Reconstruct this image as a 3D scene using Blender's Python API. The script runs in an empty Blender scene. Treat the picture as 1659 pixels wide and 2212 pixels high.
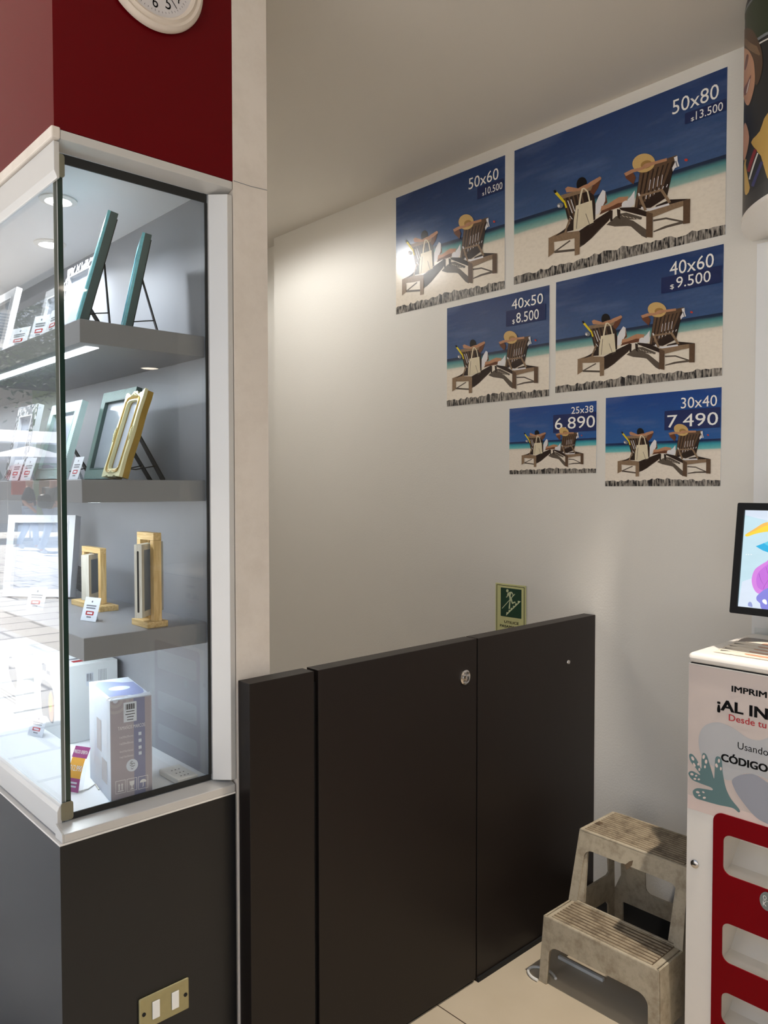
import bpy, bmesh, math, random
from mathutils import Vector, Matrix
random.seed(7)
PI = math.pi
S = bpy.context.scene
C = S.collection

# ------------------------------------------------------------------ camera
CAMH = 1.475
F_PX, YAW, PITCH, ROLL = 1694.0, math.radians(42.59), math.radians(-1.823), math.radians(-0.05)
_f = Vector((math.sin(YAW)*math.cos(PITCH), math.cos(YAW)*math.cos(PITCH), math.sin(PITCH)))
_r = Vector((math.cos(YAW), -math.sin(YAW), 0))
_u = _r.cross(_f)
CR = _r*math.cos(ROLL)+_u*math.sin(ROLL)
CU = -_r*math.sin(ROLL)+_u*math.cos(ROLL)
CF = _f
cam = bpy.data.cameras.new('camera'); camo = bpy.data.objects.new('camera', cam); C.objects.link(camo)
M = Matrix((CR, CU, -CF)).transposed().to_4x4(); M.translation = (0, 0, CAMH)
camo.matrix_world = M
cam.sensor_fit = 'HORIZONTAL'; cam.sensor_width = 36.0; cam.lens = 36.0*F_PX/1659.0
cam.clip_start = 0.02; cam.clip_end = 200
S.camera = camo

# ------------------------------------------------------------------ colour management, world, sun, lamps
vs = S.view_settings
vs.view_transform = 'Standard'; vs.look = 'None'; vs.gamma = 1.0; vs.use_curve_mapping = False
vs.exposure = 0.25
S.display_settings.display_device = 'sRGB'
cy = S.cycles
cy.use_denoising = True
cy.max_bounces = 10; cy.diffuse_bounces = 5; cy.glossy_bounces = 5; cy.transmission_bounces = 8; cy.transparent_max_bounces = 24
cy.caustics_reflective = False; cy.caustics_refractive = False
cy.sample_clamp_indirect = 6.0

W_SKY = 0.9
SUN = 12.0
L_KEY = 165.0          # warm downlight over the kiosk
L_STAIR = 25.0        # lamp over the stairs
L_SHOP = 16.0         # each shop downlight
L_CASE = 11.5          # each cabinet downlight
E_STRIP = 30.0        # cabinet light strips
WARM = (1.0, 0.90, 0.79); NEUT = (1.0, 0.988, 0.96); COOL = (0.92, 0.96, 1.0)

w = bpy.data.worlds.new('sky'); S.world = w; w.use_nodes = True
nt = w.node_tree; nt.nodes.clear()
bg = nt.nodes.new('ShaderNodeBackground'); wo = nt.nodes.new('ShaderNodeOutputWorld')
tc = nt.nodes.new('ShaderNodeTexCoord'); sp = nt.nodes.new('ShaderNodeSeparateXYZ'); rp = nt.nodes.new('ShaderNodeValToRGB')
nt.links.new(tc.outputs['Generated'], sp.inputs[0]); nt.links.new(sp.outputs['Z'], rp.inputs[0])
rp.color_ramp.elements[0].position = 0.0; rp.color_ramp.elements[0].color = (0.95, 0.97, 1, 1)
rp.color_ramp.elements[1].position = 0.6; rp.color_ramp.elements[1].color = (0.45, 0.65, 1, 1)
nt.links.new(rp.outputs[0], bg.inputs[0]); bg.inputs[1].default_value = W_SKY; nt.links.new(bg.outputs[0], wo.inputs[0])

def lamp(name, kind, loc, power, col, target=None, **kw):
    l = bpy.data.lights.new(name, kind); l.energy = power; l.color = col
    for k, v in kw.items(): setattr(l, k, v)
    o = bpy.data.objects.new(name, l); C.objects.link(o); o.location = loc
    d = Vector(target if target else (loc[0], loc[1], loc[2]-1)) - Vector(loc)
    o.rotation_euler = d.to_track_quat('-Z', 'Y').to_euler()
    return o
lamp('sun', 'SUN', (-10, 10, 20), SUN, (1, 0.95, 0.88), target=(-10-1.0, 10-10, 20-11), angle=0.01)

# ------------------------------------------------------------------ pixel -> point on a known plane (photo coordinates, 1659 x 2212)
def ray(px, py): return CF + CR*((px-829.5)/F_PX) - CU*((py-1106)/F_PX)
def onX(px, py, X): d = ray(px, py); p = d*(X/d.x); return Vector((p.x, p.y, p.z+CAMH))
def onY(px, py, Y): d = ray(px, py); p = d*(Y/d.y); return Vector((p.x, p.y, p.z+CAMH))
def onZ(px, py, Z): d = ray(px, py); p = d*((Z-CAMH)/d.z); return Vector((p.x, p.y, p.z+CAMH))

# ------------------------------------------------------------------ materials
def lin(c):
    return tuple(((x/255.0)/12.92 if x/255.0 <= 0.04045 else ((x/255.0+0.055)/1.055)**2.4) for x in c)
def new_mat(name):
    m = bpy.data.materials.new(name); m.use_nodes = True
    n = m.node_tree.nodes; b = n.get('Principled BSDF')
    return m, m.node_tree, b
def mat(name, rgb, rough=0.5, metal=0.0, var=0.06, scale=40.0, bump=0.0, bscale=None, emit=0.0, spec=0.5, stain=None, stain_amt=0.0, stain_scale=6.0, coat=0.0, objspace=True):
    """plain surface: base colour with a little noise, optional bump and optional stains"""
    m, t, b = new_mat(name)
    col = lin(rgb)
    N = t.nodes.new; L = t.links.new
    co = N('ShaderNodeTexCoord')
    nz = N('ShaderNodeTexNoise'); nz.inputs['Scale'].default_value = scale; nz.inputs['Detail'].default_value = 4
    L(co.outputs['Object'], nz.inputs['Vector'])
    mx = N('ShaderNodeMix'); mx.data_type = 'RGBA'
    mx.inputs['A'].default_value = (*[c*(1-var) for c in col], 1); mx.inputs['B'].default_value = (*[min(1, c*(1+var)) for c in col], 1)
    L(nz.outputs['Fac'], mx.inputs['Factor'])
    out = mx.outputs['Result']
    if stain:
        n2 = N('ShaderNodeTexNoise'); n2.inputs['Scale'].default_value = stain_scale; n2.inputs['Detail'].default_value = 8; n2.inputs['Roughness'].default_value = 0.7
        L(co.outputs['Object'], n2.inputs['Vector'])
        r2 = N('ShaderNodeValToRGB'); r2.color_ramp.elements[0].position = 0.45; r2.color_ramp.elements[1].position = 0.72
        L(n2.outputs['Fac'], r2.inputs[0])
        ml = N('ShaderNodeMath'); ml.operation = 'MULTIPLY'; ml.inputs[1].default_value = stain_amt; L(r2.outputs[0], ml.inputs[0])
        m2 = N('ShaderNodeMix'); m2.data_type = 'RGBA'; L(ml.outputs[0], m2.inputs['Factor']); L(out, m2.inputs['A']); m2.inputs['B'].default_value = (*lin(stain), 1)
        out = m2.outputs['Result']
    L(out, b.inputs['Base Color'])
    b.inputs['Roughness'].default_value = rough; b.inputs['Metallic'].default_value = metal
    b.inputs['Specular IOR Level'].default_value = spec
    b.inputs['Coat Weight'].default_value = coat
    if bump > 0:
        nb = N('ShaderNodeTexNoise'); nb.inputs['Scale'].default_value = bscale or scale*3; nb.inputs['Detail'].default_value = 3
        L(co.outputs['Object'], nb.inputs['Vector'])
        bp = N('ShaderNodeBump'); bp.inputs['Strength'].default_value = bump; bp.inputs['Distance'].default_value = 0.002
        L(nb.outputs['Fac'], bp.inputs['Height']); L(bp.outputs[0], b.inputs['Normal'])
    if emit > 0:
        L(out, b.inputs['Emission Color']); b.inputs['Emission Strength'].default_value = emit
    return m
def mathn(t, op, a, bb=None, c=None):
    n = t.nodes.new('ShaderNodeMath'); n.operation = op
    for i, v in enumerate((a, bb, c)):
        if v is None: continue
        if isinstance(v, (int, float)): n.inputs[i].default_value = v
        else: t.links.new(v, n.inputs[i])
    return n.outputs[0]
def glow(name, rgb, strength):
    m, t, b = new_mat(name); c = lin(rgb)
    nz = t.nodes.new('ShaderNodeTexNoise'); nz.inputs['Scale'].default_value = 8
    mr = t.nodes.new('ShaderNodeMapRange'); mr.inputs['To Min'].default_value = strength*0.95; mr.inputs['To Max'].default_value = strength*1.05
    t.links.new(nz.outputs['Fac'], mr.inputs['Value']); t.links.new(mr.outputs[0], b.inputs['Emission Strength'])
    b.inputs['Base Color'].default_value = (*[0.08*q for q in c], 1); b.inputs['Emission Color'].default_value = (*c, 1)
    return m
def pane_glass(name, tint=(0.98, 0.99, 0.988), r0=0.04, rough=0.0):
    """thin clear pane: see-through with a Schlick mirror term"""
    m = bpy.data.materials.new(name); m.use_nodes = True; t = m.node_tree; t.nodes.clear()
    N = t.nodes.new; L = t.links.new
    o = N('ShaderNodeOutputMaterial'); tr = N('ShaderNodeBsdfTransparent'); gl = N('ShaderNodeBsdfGlossy'); mx = N('ShaderNodeMixShader')
    tr.inputs[0].default_value = (*tint, 1); gl.inputs['Roughness'].default_value = rough
    g = N('ShaderNodeNewGeometry'); vm = N('ShaderNodeVectorMath'); vm.operation = 'DOT_PRODUCT'
    L(g.outputs['Normal'], vm.inputs[0]); L(g.outputs['Incoming'], vm.inputs[1])
    a = mathn(t, 'ABSOLUTE', vm.outputs['Value']); i = mathn(t, 'SUBTRACT', 1.0, a); p = mathn(t, 'POWER', i, 5.0)
    f = mathn(t, 'MULTIPLY_ADD', p, 1-r0, r0)
    L(f, mx.inputs[0]); L(tr.outputs[0], mx.inputs[1]); L(gl.outputs[0], mx.inputs[2]); L(mx.outputs[0], o.inputs[0])
    return m
def wood(name, c1, c2, scale=30.0, axis='Z', rough=0.5):
    m, t, b = new_mat(name); N = t.nodes.new; L = t.links.new
    co = N('ShaderNodeTexCoord'); mp = N('ShaderNodeMapping')
    sc = {'X': (0.08, 1, 1), 'Y': (1, 0.08, 1), 'Z': (1, 1, 0.08)}[axis]
    mp.inputs['Scale'].default_value = sc; L(co.outputs['Object'], mp.inputs[0])
    nz = N('ShaderNodeTexNoise'); nz.inputs['Scale'].default_value = scale*6; nz.inputs['Detail'].default_value = 5; nz.inputs['Distortion'].default_value = 0.6
    L(mp.outputs[0], nz.inputs['Vector'])
    r = N('ShaderNodeValToRGB'); r.color_ramp.elements[0].position = 0.35; r.color_ramp.elements[1].position = 0.65
    r.color_ramp.elements[0].color = (*lin(c1), 1); r.color_ramp.elements[1].color = (*lin(c2), 1)
    L(nz.outputs['Fac'], r.inputs[0]); L(r.outputs[0], b.inputs['Base Color']); b.inputs['Roughness'].default_value = rough
    return m
def zigzag(name, dark, light, freq=140.0, rough=0.4):
    """herringbone chevrons on local x/z"""
    m, t, b = new_mat(name); N = t.nodes.new; L = t.links.new
    co = N('ShaderNodeTexCoord'); s = N('ShaderNodeSeparateXYZ'); L(co.outputs['Object'], s.inputs[0])
    pp = mathn(t, 'PINGPONG', mathn(t, 'MULTIPLY', s.outputs['X'], freq*2.3), 1.0)
    v = mathn(t, 'MULTIPLY', s.outputs['Z'], freq*1.9)
    fr = mathn(t, 'FRACT', mathn(t, 'ADD', v, pp))
    st = mathn(t, 'GREATER_THAN', fr, 0.62)
    mx = N('ShaderNodeMix'); mx.data_type = 'RGBA'; L(st, mx.inputs['Factor'])
    mx.inputs['A'].default_value = (*lin(dark), 1); mx.inputs['B'].default_value = (*lin(light), 1)
    L(mx.outputs['Result'], b.inputs['Base Color']); b.inputs['Roughness'].default_value = rough
    bp = N('ShaderNodeBump'); bp.inputs['Strength'].default_value = 0.4; bp.inputs['Distance'].default_value = 0.001
    L(fr, bp.inputs['Height']); L(bp.outputs[0], b.inputs['Normal'])
    return m
def leafy(name, a, bcol, sx, sz, thr=0.38):
    m, t, b = new_mat(name); N = t.nodes.new; L = t.links.new
    co = N('ShaderNodeTexCoord'); mp = N('ShaderNodeMapping'); mp.inputs['Scale'].default_value = (sx, 1, sz); mp.inputs['Rotation'].default_value = (0, 0.5, 0)
    L(co.outputs['Object'], mp.inputs[0])
    vo = N('ShaderNodeTexVoronoi'); vo.feature = 'DISTANCE_TO_EDGE'; vo.inputs['Scale'].default_value = 1.0; L(mp.outputs[0], vo.inputs['Vector'])
    g = mathn(t, 'GREATER_THAN', vo.outputs['Distance'], thr*0.3)
    mx = N('ShaderNodeMix'); mx.data_type = 'RGBA'; L(g, mx.inputs['Factor']); mx.inputs['A'].default_value = (*lin(a), 1); mx.inputs['B'].default_value = (*lin(bcol), 1)
    L(mx.outputs['Result'], b.inputs['Base Color']); b.inputs['Roughness'].default_value = 0.45
    return m

MT = {}
MT['wall'] = mat('wall_paint', (225, 222, 215), 0.6, var=0.015, scale=3, bump=0.25, bscale=160)
MT['ceiling'] = mat('ceiling_paint', (214, 207, 196), 0.7, var=0.015, scale=2)
MT['pilaster'] = mat('pilaster_paint', (226, 216, 204), 0.65, var=0.04, scale=5, bump=0.15, bscale=60, stain=(176, 160, 140), stain_amt=0.25, stain_scale=9)
MT['red'] = mat('red_paint', (98, 0, 8), 0.42, var=0.02, scale=4, spec=0.14)
MT['black_laminate'] = mat('charcoal_laminate', (17, 18, 21), 0.36, var=0.03, scale=60, bump=0.06, bscale=700, spec=0.5)
MT['gate'] = mat('dark_brown_laminate', (27, 21, 18), 0.42, var=0.05, scale=50, bump=0.05, bscale=500, spec=0.28)
MT['gap'] = mat('black_gap', (10, 10, 10), 0.8)
MT['alu'] = mat('satin_aluminium', (212, 210, 206), 0.38, 0.35, var=0.03, scale=12)
MT['ledge'] = mat('white_edge_band', (232, 226, 218), 0.5)
MT['clamp'] = mat('brushed_clamp_metal', (150, 150, 136), 0.35, 0.9, var=0.08, scale=30)
MT['seal'] = mat('dark_rubber_seal', (24, 26, 26), 0.5)
MT['glass'] = pane_glass('clear_pane')
MT['glass_edge'] = mat('dark_green_glass_edge', (26, 52, 46), 0.08, var=0.1, scale=10, coat=0.5)
MT['pane_end'] = mat('polished_pane_edge', (110, 116, 110), 0.12, var=0.1, scale=10, coat=0.4)
MT['shelf'] = mat('grey_shelf_laminate', (136, 136, 138), 0.45, var=0.02, scale=30)
MT['case_back'] = mat('grey_back_panel', (134, 136, 141), 0.38, var=0.05, scale=6)
MT['case_white'] = mat('white_cabinet_panel', (232, 234, 236), 0.35, var=0.01)
MT['strip'] = glow('light_strip_diffuser', (236, 246, 255), E_STRIP)
MT['lens'] = glow('downlight_lens', (245, 250, 255), 18.0)
MT['lens_warm'] = glow('warm_downlight_lens', (255, 240, 220), 14.0)
MT['white_plastic'] = mat('white_plastic', (232, 230, 224), 0.35, var=0.02)
MT['cream_clock'] = mat('cream_clock_frame', (222, 208, 192), 0.5, var=0.05, scale=30)
MT['clock_face'] = mat('clock_face_paper', (214, 208, 206), 0.5)
MT['ink'] = mat('black_ink', (10, 9, 10), 0.6, spec=0.12)
MT['ink_grey'] = mat('grey_ink', (120, 124, 132), 0.6)
MT['ink_red'] = mat('red_ink', (178, 32, 40), 0.5)
MT['ink_white'] = mat('white_ink', (236, 236, 234), 0.5)
MT['brass_plate'] = mat('pale_brass_plate', (176, 168, 128), 0.42, 0.75, var=0.08, scale=60)
MT['chrome'] = mat('polished_chrome', (205, 200, 196), 0.15, 1.0)
MT['black_hole'] = mat('black_recess', (8, 8, 8), 0.7)
MT['card'] = mat('white_card', (226, 232, 240), 0.5, var=0.01)
MT['black_plastic'] = mat('black_plastic', (11, 11, 12), 0.4, spec=0.18)
MT['stool'] = mat('worn_beige_plastic', (182, 171, 149), 0.5, var=0.06, scale=30, bump=0.1, bscale=90, stain=(112, 92, 66), stain_amt=0.65, stain_scale=24)
MT['stool_rib'] = mat('dirty_beige_ridges', (166, 152, 127), 0.55, var=0.1, scale=60, stain=(66, 50, 34), stain_amt=0.9, stain_scale=24)
MT['stool_groove'] = mat('grimy_groove', (104, 86, 64), 0.7, var=0.2, scale=50, stain=(50, 38, 28), stain_amt=0.8, stain_scale=18)
MT['kiosk'] = mat('white_kiosk_metal', (232, 227, 220), 0.28, var=0.01, coat=0.3)
MT['kiosk_red'] = mat('deep_red_panel', (122, 0, 11), 0.4, var=0.01, spec=0.08)
MT['pocket'] = mat('white_glossy_pocket', (238, 233, 222), 0.16, var=0.015, bump=0.12, bscale=40)
MT['gr_beige'] = mat('beige_print', (204, 190, 183), 0.4, var=0.01)
MT['gr_pink'] = mat('pale_pink_print', (222, 202, 194), 0.4, var=0.01)
MT['gr_grey'] = mat('grey_blob_print', (182, 182, 184), 0.4, var=0.01)
MT['gr_slate'] = mat('slate_blob_print', (152, 154, 164), 0.4, var=0.01)
MT['gr_teal'] = mat('teal_leaf_print', (92, 122, 124), 0.4, var=0.01)
MT['badge'] = mat('grey_badge', (116, 124, 122), 0.35)

# floor tiles
def tile_mat():
    m, t, b = new_mat('cream_floor_tile'); N = t.nodes.new; L = t.links.new
    co = N('ShaderNodeTexCoord'); s = N('ShaderNodeSeparateXYZ'); L(co.outputs['Object'], s.inputs[0])
    def line(o, off):
        q = mathn(t, 'FRACT', mathn(t, 'MULTIPLY', mathn(t, 'SUBTRACT', o, off), 1/0.6))
        d = mathn(t, 'MINIMUM', q, mathn(t, 'SUBTRACT', 1.0, q))
        return mathn(t, 'LESS_THAN', d, 0.0028)
    g = mathn(t, 'MAXIMUM', line(s.outputs['X'], 1.592), line(s.outputs['Y'], 1.512))
    nz = N('ShaderNodeTexNoise'); nz.inputs['Scale'].default_value = 7; nz.inputs['Detail'].default_value = 5; L(co.outputs['Object'], nz.inputs[0])
    r = N('ShaderNodeValToRGB'); r.color_ramp.elements[0].color = (*lin((192, 178, 153)), 1); r.color_ramp.elements[1].color = (*lin((207, 193, 170)), 1); L(nz.outputs['Fac'], r.inputs[0])
    mx = N('ShaderNodeMix'); mx.data_type = 'RGBA'; L(g, mx.inputs['Factor']); L(r.outputs[0], mx.inputs['A']); mx.inputs['B'].default_value = (*lin((70, 58, 46)), 1)
    L(mx.outputs['Result'], b.inputs['Base Color']); b.inputs['Roughness'].default_value = 0.32
    return m
MT['tile'] = tile_mat()
def paving_mat():
    m, t, b = new_mat('pale_street_paving'); N = t.nodes.new; L = t.links.new
    co = N('ShaderNodeTexCoord'); br = N('ShaderNodeTexBrick'); br.inputs['Scale'].default_value = 1.0
    br.inputs['Color1'].default_value = (*lin((214, 210, 204)), 1); br.inputs['Color2'].default_value = (*lin((196, 192, 188)), 1); br.inputs['Mortar'].default_value = (*lin((120, 116, 116)), 1)
    br.inputs['Mortar Size'].default_value = 0.02; br.inputs['Brick Width'].default_value = 0.9; br.inputs['Row Height'].default_value = 0.45
    L(co.outputs['Object'], br.inputs['Vector']); L(br.outputs['Color'], b.inputs['Base Color']); b.inputs['Roughness'].default_value = 0.8
    return m
MT['paving'] = paving_mat()

# ------------------------------------------------------------------ mesh builder
class MB:
    def __init__(s): s.v = []; s.f = []; s.m = []; s.mats = []
    def mi(s, m):
        if m not in s.mats: s.mats.append(m)
        return s.mats.index(m)
    def add(s, verts, faces, m):
        k = len(s.v); s.v += [Vector(p) for p in verts]; i = s.mi(m)
        for f in faces: s.f.append([k+q for q in f]); s.m.append(i)
        return s
    def poly(s, pts, m): return s.add(pts, [list(range(len(pts)))], m)
    def box(s, x0, x1, y0, y1, z0, z1, m):
        v = [(x, y, z) for z in (z0, z1) for y in (y0, y1) for x in (x0, x1)]
        return s.add(v, [(0, 2, 3, 1), (4, 5, 7, 6), (0, 1, 5, 4), (2, 6, 7, 3), (0, 4, 6, 2), (1, 3, 7, 5)], m)
    def prism(s, a, b, m):
        """two matching outlines a, b -> closed solid"""
        n = len(a)
        return s.add(list(a)+list(b), [list(range(n))[::-1], [n+i for i in range(n)]]+[(i, (i+1) % n, n+(i+1) % n, n+i) for i in range(n)], m)
    def tube(s, path, r, m, n=10, caps=True, closed=False):
        path = [Vector(p) for p in path]; rings = []
        for i, p in enumerate(path):
            if closed: d = path[(i+1) % len(path)]-path[i-1]
            else: d = path[min(i+1, len(path)-1)]-path[max(i-1, 0)]
            d.normalize(); up = Vector((0, 0, 1)) if abs(d.z) < 0.9 else Vector((1, 0, 0))
            a = d.cross(up).normalized(); b = d.cross(a)
            rr = r[i] if isinstance(r, (list, tuple)) else r
            rings.append([p+(a*math.cos(2*PI*k/n)+b*math.sin(2*PI*k/n))*rr for k in range(n)])
        v = [q for ring in rings for q in ring]; f = []
        R = len(rings)
        for i in range(R if closed else R-1):
            for k in range(n):
                j = (i+1) % R
                f.append((i*n+k, i*n+(k+1) % n, j*n+(k+1) % n, j*n+k))
        if caps and not closed: f += [list(range(n))[::-1], [(R-1)*n+k for k in range(n)]]
        return s.add(v, f, m)
    def lathe(s, prof, org, ax, m, n=40):
        """prof: (radius, height along ax)"""
        ax = Vector(ax).normalized(); up = Vector((0, 0, 1)) if abs(ax.z) < 0.9 else Vector((1, 0, 0))
        a = ax.cross(up).normalized(); b = ax.cross(a); org = Vector(org); v = []; f = []
        for (r, h) in prof:
            for k in range(n):
                t = 2*PI*k/n; v.append(org+ax*h+(a*math.cos(t)+b*math.sin(t))*max(r, 1e-5))
        for i in range(len(prof)-1):
            for k in range(n): f.append((i*n+k, i*n+(k+1) % n, (i+1)*n+(k+1) % n, (i+1)*n+k))
        return s.add(v, f, m)
    def build(s, name, parent=None, bevel=0.0, seg=2, smooth=False, world=True):
        me = bpy.data.meshes.new(name); off = Vector((0, 0, 0))
        if parent is not None and world:
            q = parent
            while q is not None: off += q.location; q = q.parent
        me.from_pydata([tuple(p-off) for p in s.v], [], s.f); me.polygons.foreach_set('material_index', s.m)
        for m in s.mats: me.materials.append(m)
        bm = bmesh.new(); bm.from_mesh(me)
        if not getattr(s, 'flat', False):
            if bevel or smooth: bmesh.ops.remove_doubles(bm, verts=bm.verts, dist=1e-6)
            bmesh.ops.recalc_face_normals(bm, faces=bm.faces)
        if bevel:
            es = [e for e in bm.edges if len(e.link_faces) == 2 and e.calc_face_angle(0) > 0.5]
            bmesh.ops.bevel(bm, geom=es, offset=bevel, segments=seg, affect='EDGES', profile=0.5)
        bm.to_mesh(me); bm.free()
        if smooth:
            for p in me.polygons: p.use_smooth = True
            try: me.set_sharp_from_angle(angle=math.radians(40))
            except Exception: pass
        me.update()
        o = bpy.data.objects.new(name, me); C.objects.link(o)
        if parent is not None: o.parent = parent
        return o

def tag(o, label, cat, group=None, kind=None):
    o['label'] = label; o['category'] = cat
    if group: o['group'] = group
    if kind: o['kind'] = kind
    return o
def thing(name, label, cat, loc=(0, 0, 0), rot=(0, 0, 0), group=None):
    o = bpy.data.objects.new(name, None); C.objects.link(o); o.location = loc; o.rotation_euler = rot
    o.empty_display_size = 0.05
    return tag(o, label, cat, group)
def struct(name, mb, **kw):
    o = mb.build(name, **kw); o['kind'] = 'structure'; return o
def rrect(x0, x1, y0, y1, r, n=5):
    pts = []
    for cx, cy, a in ((x1-r, y1-r, 0), (x0+r, y1-r, 90), (x0+r, y0+r, 180), (x1-r, y0+r, 270)):
        for k in range(n+1):
            t = math.radians(a+90*k/n); pts.append((cx+r*math.cos(t), cy+r*math.sin(t)))
    return pts
def ell(cx, cy, rx, ry, n=24, rot=0.0):
    c, s_ = math.cos(rot), math.sin(rot)
    return [(cx+rx*math.cos(2*PI*k/n)*c-ry*math.sin(2*PI*k/n)*s_, cy+rx*math.cos(2*PI*k/n)*s_+ry*math.sin(2*PI*k/n)*c) for k in range(n)]
def spline(pts, n=6, closed=True):
    out = []; L = len(pts)
    for i in range(L if closed else L-1):
        p0, p1, p2, p3 = (pts[(i+k-1) % L] if closed else pts[max(0, min(L-1, i+k-1))] for k in range(4))
        for k in range(n):
            t = k/n
            out.append(tuple(0.5*((2*p1[d])+(-p0[d]+p2[d])*t+(2*p0[d]-5*p1[d]+4*p2[d]-p3[d])*t*t+(-p0[d]+3*p1[d]-3*p2[d]+p3[d])*t**3) for d in (0, 1)))
    if not closed: out.append(tuple(pts[-1]))
    return out
def stroke(p, w0, w1=None):
    """ribbon around a 2-D polyline"""
    w1 = w0 if w1 is None else w1; l = []; r = []; n = len(p)
    for i in range(n):
        a = Vector(p[max(0, i-1)]); b = Vector(p[min(n-1, i+1)]); d = (b-a).normalized(); q = Vector((-d.y, d.x)); ww = (w0+(w1-w0)*i/max(1, n-1))/2
        c = Vector(p[i]); l.append(tuple(c+q*ww)); r.append(tuple(c-q*ww))
    return l+r[::-1]
def plate2d(outer, holes=()):
    """flat outline with holes -> (verts2d, faces)"""
    cu = bpy.data.curves.new('outline', 'CURVE'); cu.dimensions = '2D'; cu.fill_mode = 'BOTH'
    for P in [outer]+list(holes):
        sp_ = cu.splines.new('POLY'); sp_.points.add(len(P)-1); sp_.use_cyclic_u = True
        for q, p in zip(sp_.points, P): q.co = (p[0], p[1], 0, 1)
    o = bpy.data.objects.new('outline', cu); C.objects.link(o)
    me = bpy.data.meshes.new_from_object(o.evaluated_get(bpy.context.evaluated_depsgraph_get()))
    v = [(q.co.x, q.co.y) for q in me.vertices]; f = [list(p.vertices) for p in me.polygons]
    bpy.data.objects.remove(o); bpy.data.curves.remove(cu); bpy.data.meshes.remove(me)
    return v, f
def add_plate(mb, outer, holes, fn, t0, t1, m):
    """fn(u, v, t) -> point; front at t0, back at t1, walls around outline and holes"""
    v, f = plate2d(outer, holes); n = len(v)
    mb.add([fn(a, b, t0) for a, b in v]+[fn(a, b, t1) for a, b in v], f+[[n+i for i in q[::-1]] for q in f], m)
    for P in [outer]+list(holes):
        k = len(P); mb.add([fn(a, b, t0) for a, b in P]+[fn(a, b, t1) for a, b in P], [(i, (i+1) % k, k+(i+1) % k, k+i) for i in range(k)], m)
_tc = {}
def text2d(st, bold=0.0):
    key = (st, bold)
    if key in _tc: return _tc[key]
    cu = bpy.data.curves.new('lettering', 'FONT'); cu.body = st; cu.size = 1.0; cu.offset = bold; cu.resolution_u = 3
    o = bpy.data.objects.new('lettering', cu); C.objects.link(o)
    me = bpy.data.meshes.new_from_object(o.evaluated_get(bpy.context.evaluated_depsgraph_get()))
    v = [(q.co.x, q.co.y) for q in me.vertices]; f = [list(p.vertices) for p in me.polygons]
    bpy.data.objects.remove(o); bpy.data.curves.remove(cu); bpy.data.meshes.remove(me)
    x0 = min(a for a, b in v); x1 = max(a for a, b in v); v = [(a-x0, b) for a, b in v]
    _tc[key] = (v, f, x1-x0); return _tc[key]
CAPH = 0.70
def text(mb, st, P, right, up, width, height, m, bold=0.0, capscale=None):
    """lettering from baseline-left point P, fitted to width and cap height; bold thickens it with shifted copies"""
    v, f, wd = text2d(st); right = Vector(right).normalized(); up = Vector(up); P = Vector(P)
    ch = capscale or max(b for a, b in text2d('0')[0])
    bw = max(bold, 0)*height*1.6
    sx = ((width-2*bw)/wd) if width else height/ch
    n = right.cross(up).normalized()
    sh = [(0, 0)] if bw == 0 else [(0, 0.5), (2*bw, 0.5), (bw, 1), (bw, 0), (0, 0), (2*bw, 1), (0, 1), (2*bw, 0)]
    for k, (dx, dy) in enumerate(sh):
        mb.add([P+right*(a*sx+dx)+up*(b*(height-bw)/ch+dy*bw)+n*0.00002*k for a, b in v], f, m)

NX = Vector((0, -1, 0)); UP = Vector((0, 0, 1))
XW = 2.38                       # wall with the posters
YG = 1.501                      # gate face
CEIL = 2.775

# ================================================================== THE SETTING
b = MB(); b.box(0.30, 6.0, -6.0, 1.556, -0.10, 0.0, MT['tile']); struct('floor', b)
b = MB(); b.box(-14, 0.30, -8.0, 40, -0.12, -0.006, MT['paving']); b.box(0.30, 0.56, 1.556, 40, -0.12, -0.006, MT['paving']); struct('floor_street', b)
b = MB(); b.box(0.56, 6.2, -6.2, 6.0, CEIL, CEIL+0.12, MT['ceiling']); struct('ceiling', b)
b = MB(); b.box(XW, XW+0.12, -1.3, 3.438, -1.6, CEIL, MT['wall']); struct('wall_back', b)
b = MB(); b.box(XW+0.075, XW+0.16, 3.438, 5.0, -1.6, CEIL, MT['wall']); struct('wall_back_recess', b)
b = MB(); b.box(0.962, 2.54, 5.0, 5.1, -1.6, CEIL, MT['wall']); struct('wall_stair_end', b)
b = MB(); b.box(0.9625, 1.055, 1.5505, 5.0, -1.6, CEIL, MT['pilaster'])
# hairline crack across the plaster
pts = [onY(505, 390.5, 1.5497), onY(540, 402, 1.5497), onY(577, 411, 1.5497)]
b.tube(pts, 0.0006, MT['ink_grey'], n=5)
struct('wall_left_pilaster', b)
b = MB(); b.box(0.567, 0.962, 1.5505, 7.0, 2.165, CEIL, MT['red']); struct('wall_left_bulkhead', b)
b = MB(); b.box(0.567, 6.0, -6.15, -6.0, 0, CEIL, MT['wall']); struct('wall_right', b)
b = MB(); b.box(6.0, 6.15, -6.15, -1.2, 0, CEIL, MT['wall']); struct('wall_far', b)
b = MB(); b.box(XW+0.12, 6.0, -1.3, -1.2, 0, CEIL, MT['wall']); struct('wall_side', b)
b = MB(); b.box(0.50, 0.62, -6.0, -0.35, 0, CEIL, MT['wall']); struct('wall_front', b)  # unseen front wall, lengthened to keep daylight out of the shop
# unseen canopy over the pavement, added to cut the daylight
b = MB(); b.box(-1.2, 0.567, -6.0, 8.0, 3.25, 3.35, MT['ceiling']); b.box(-1.3, -1.2, -6.0, 8.0, 3.1, 3.4, MT['black_laminate']); struct('ceiling_shade_canopy', b)
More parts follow.
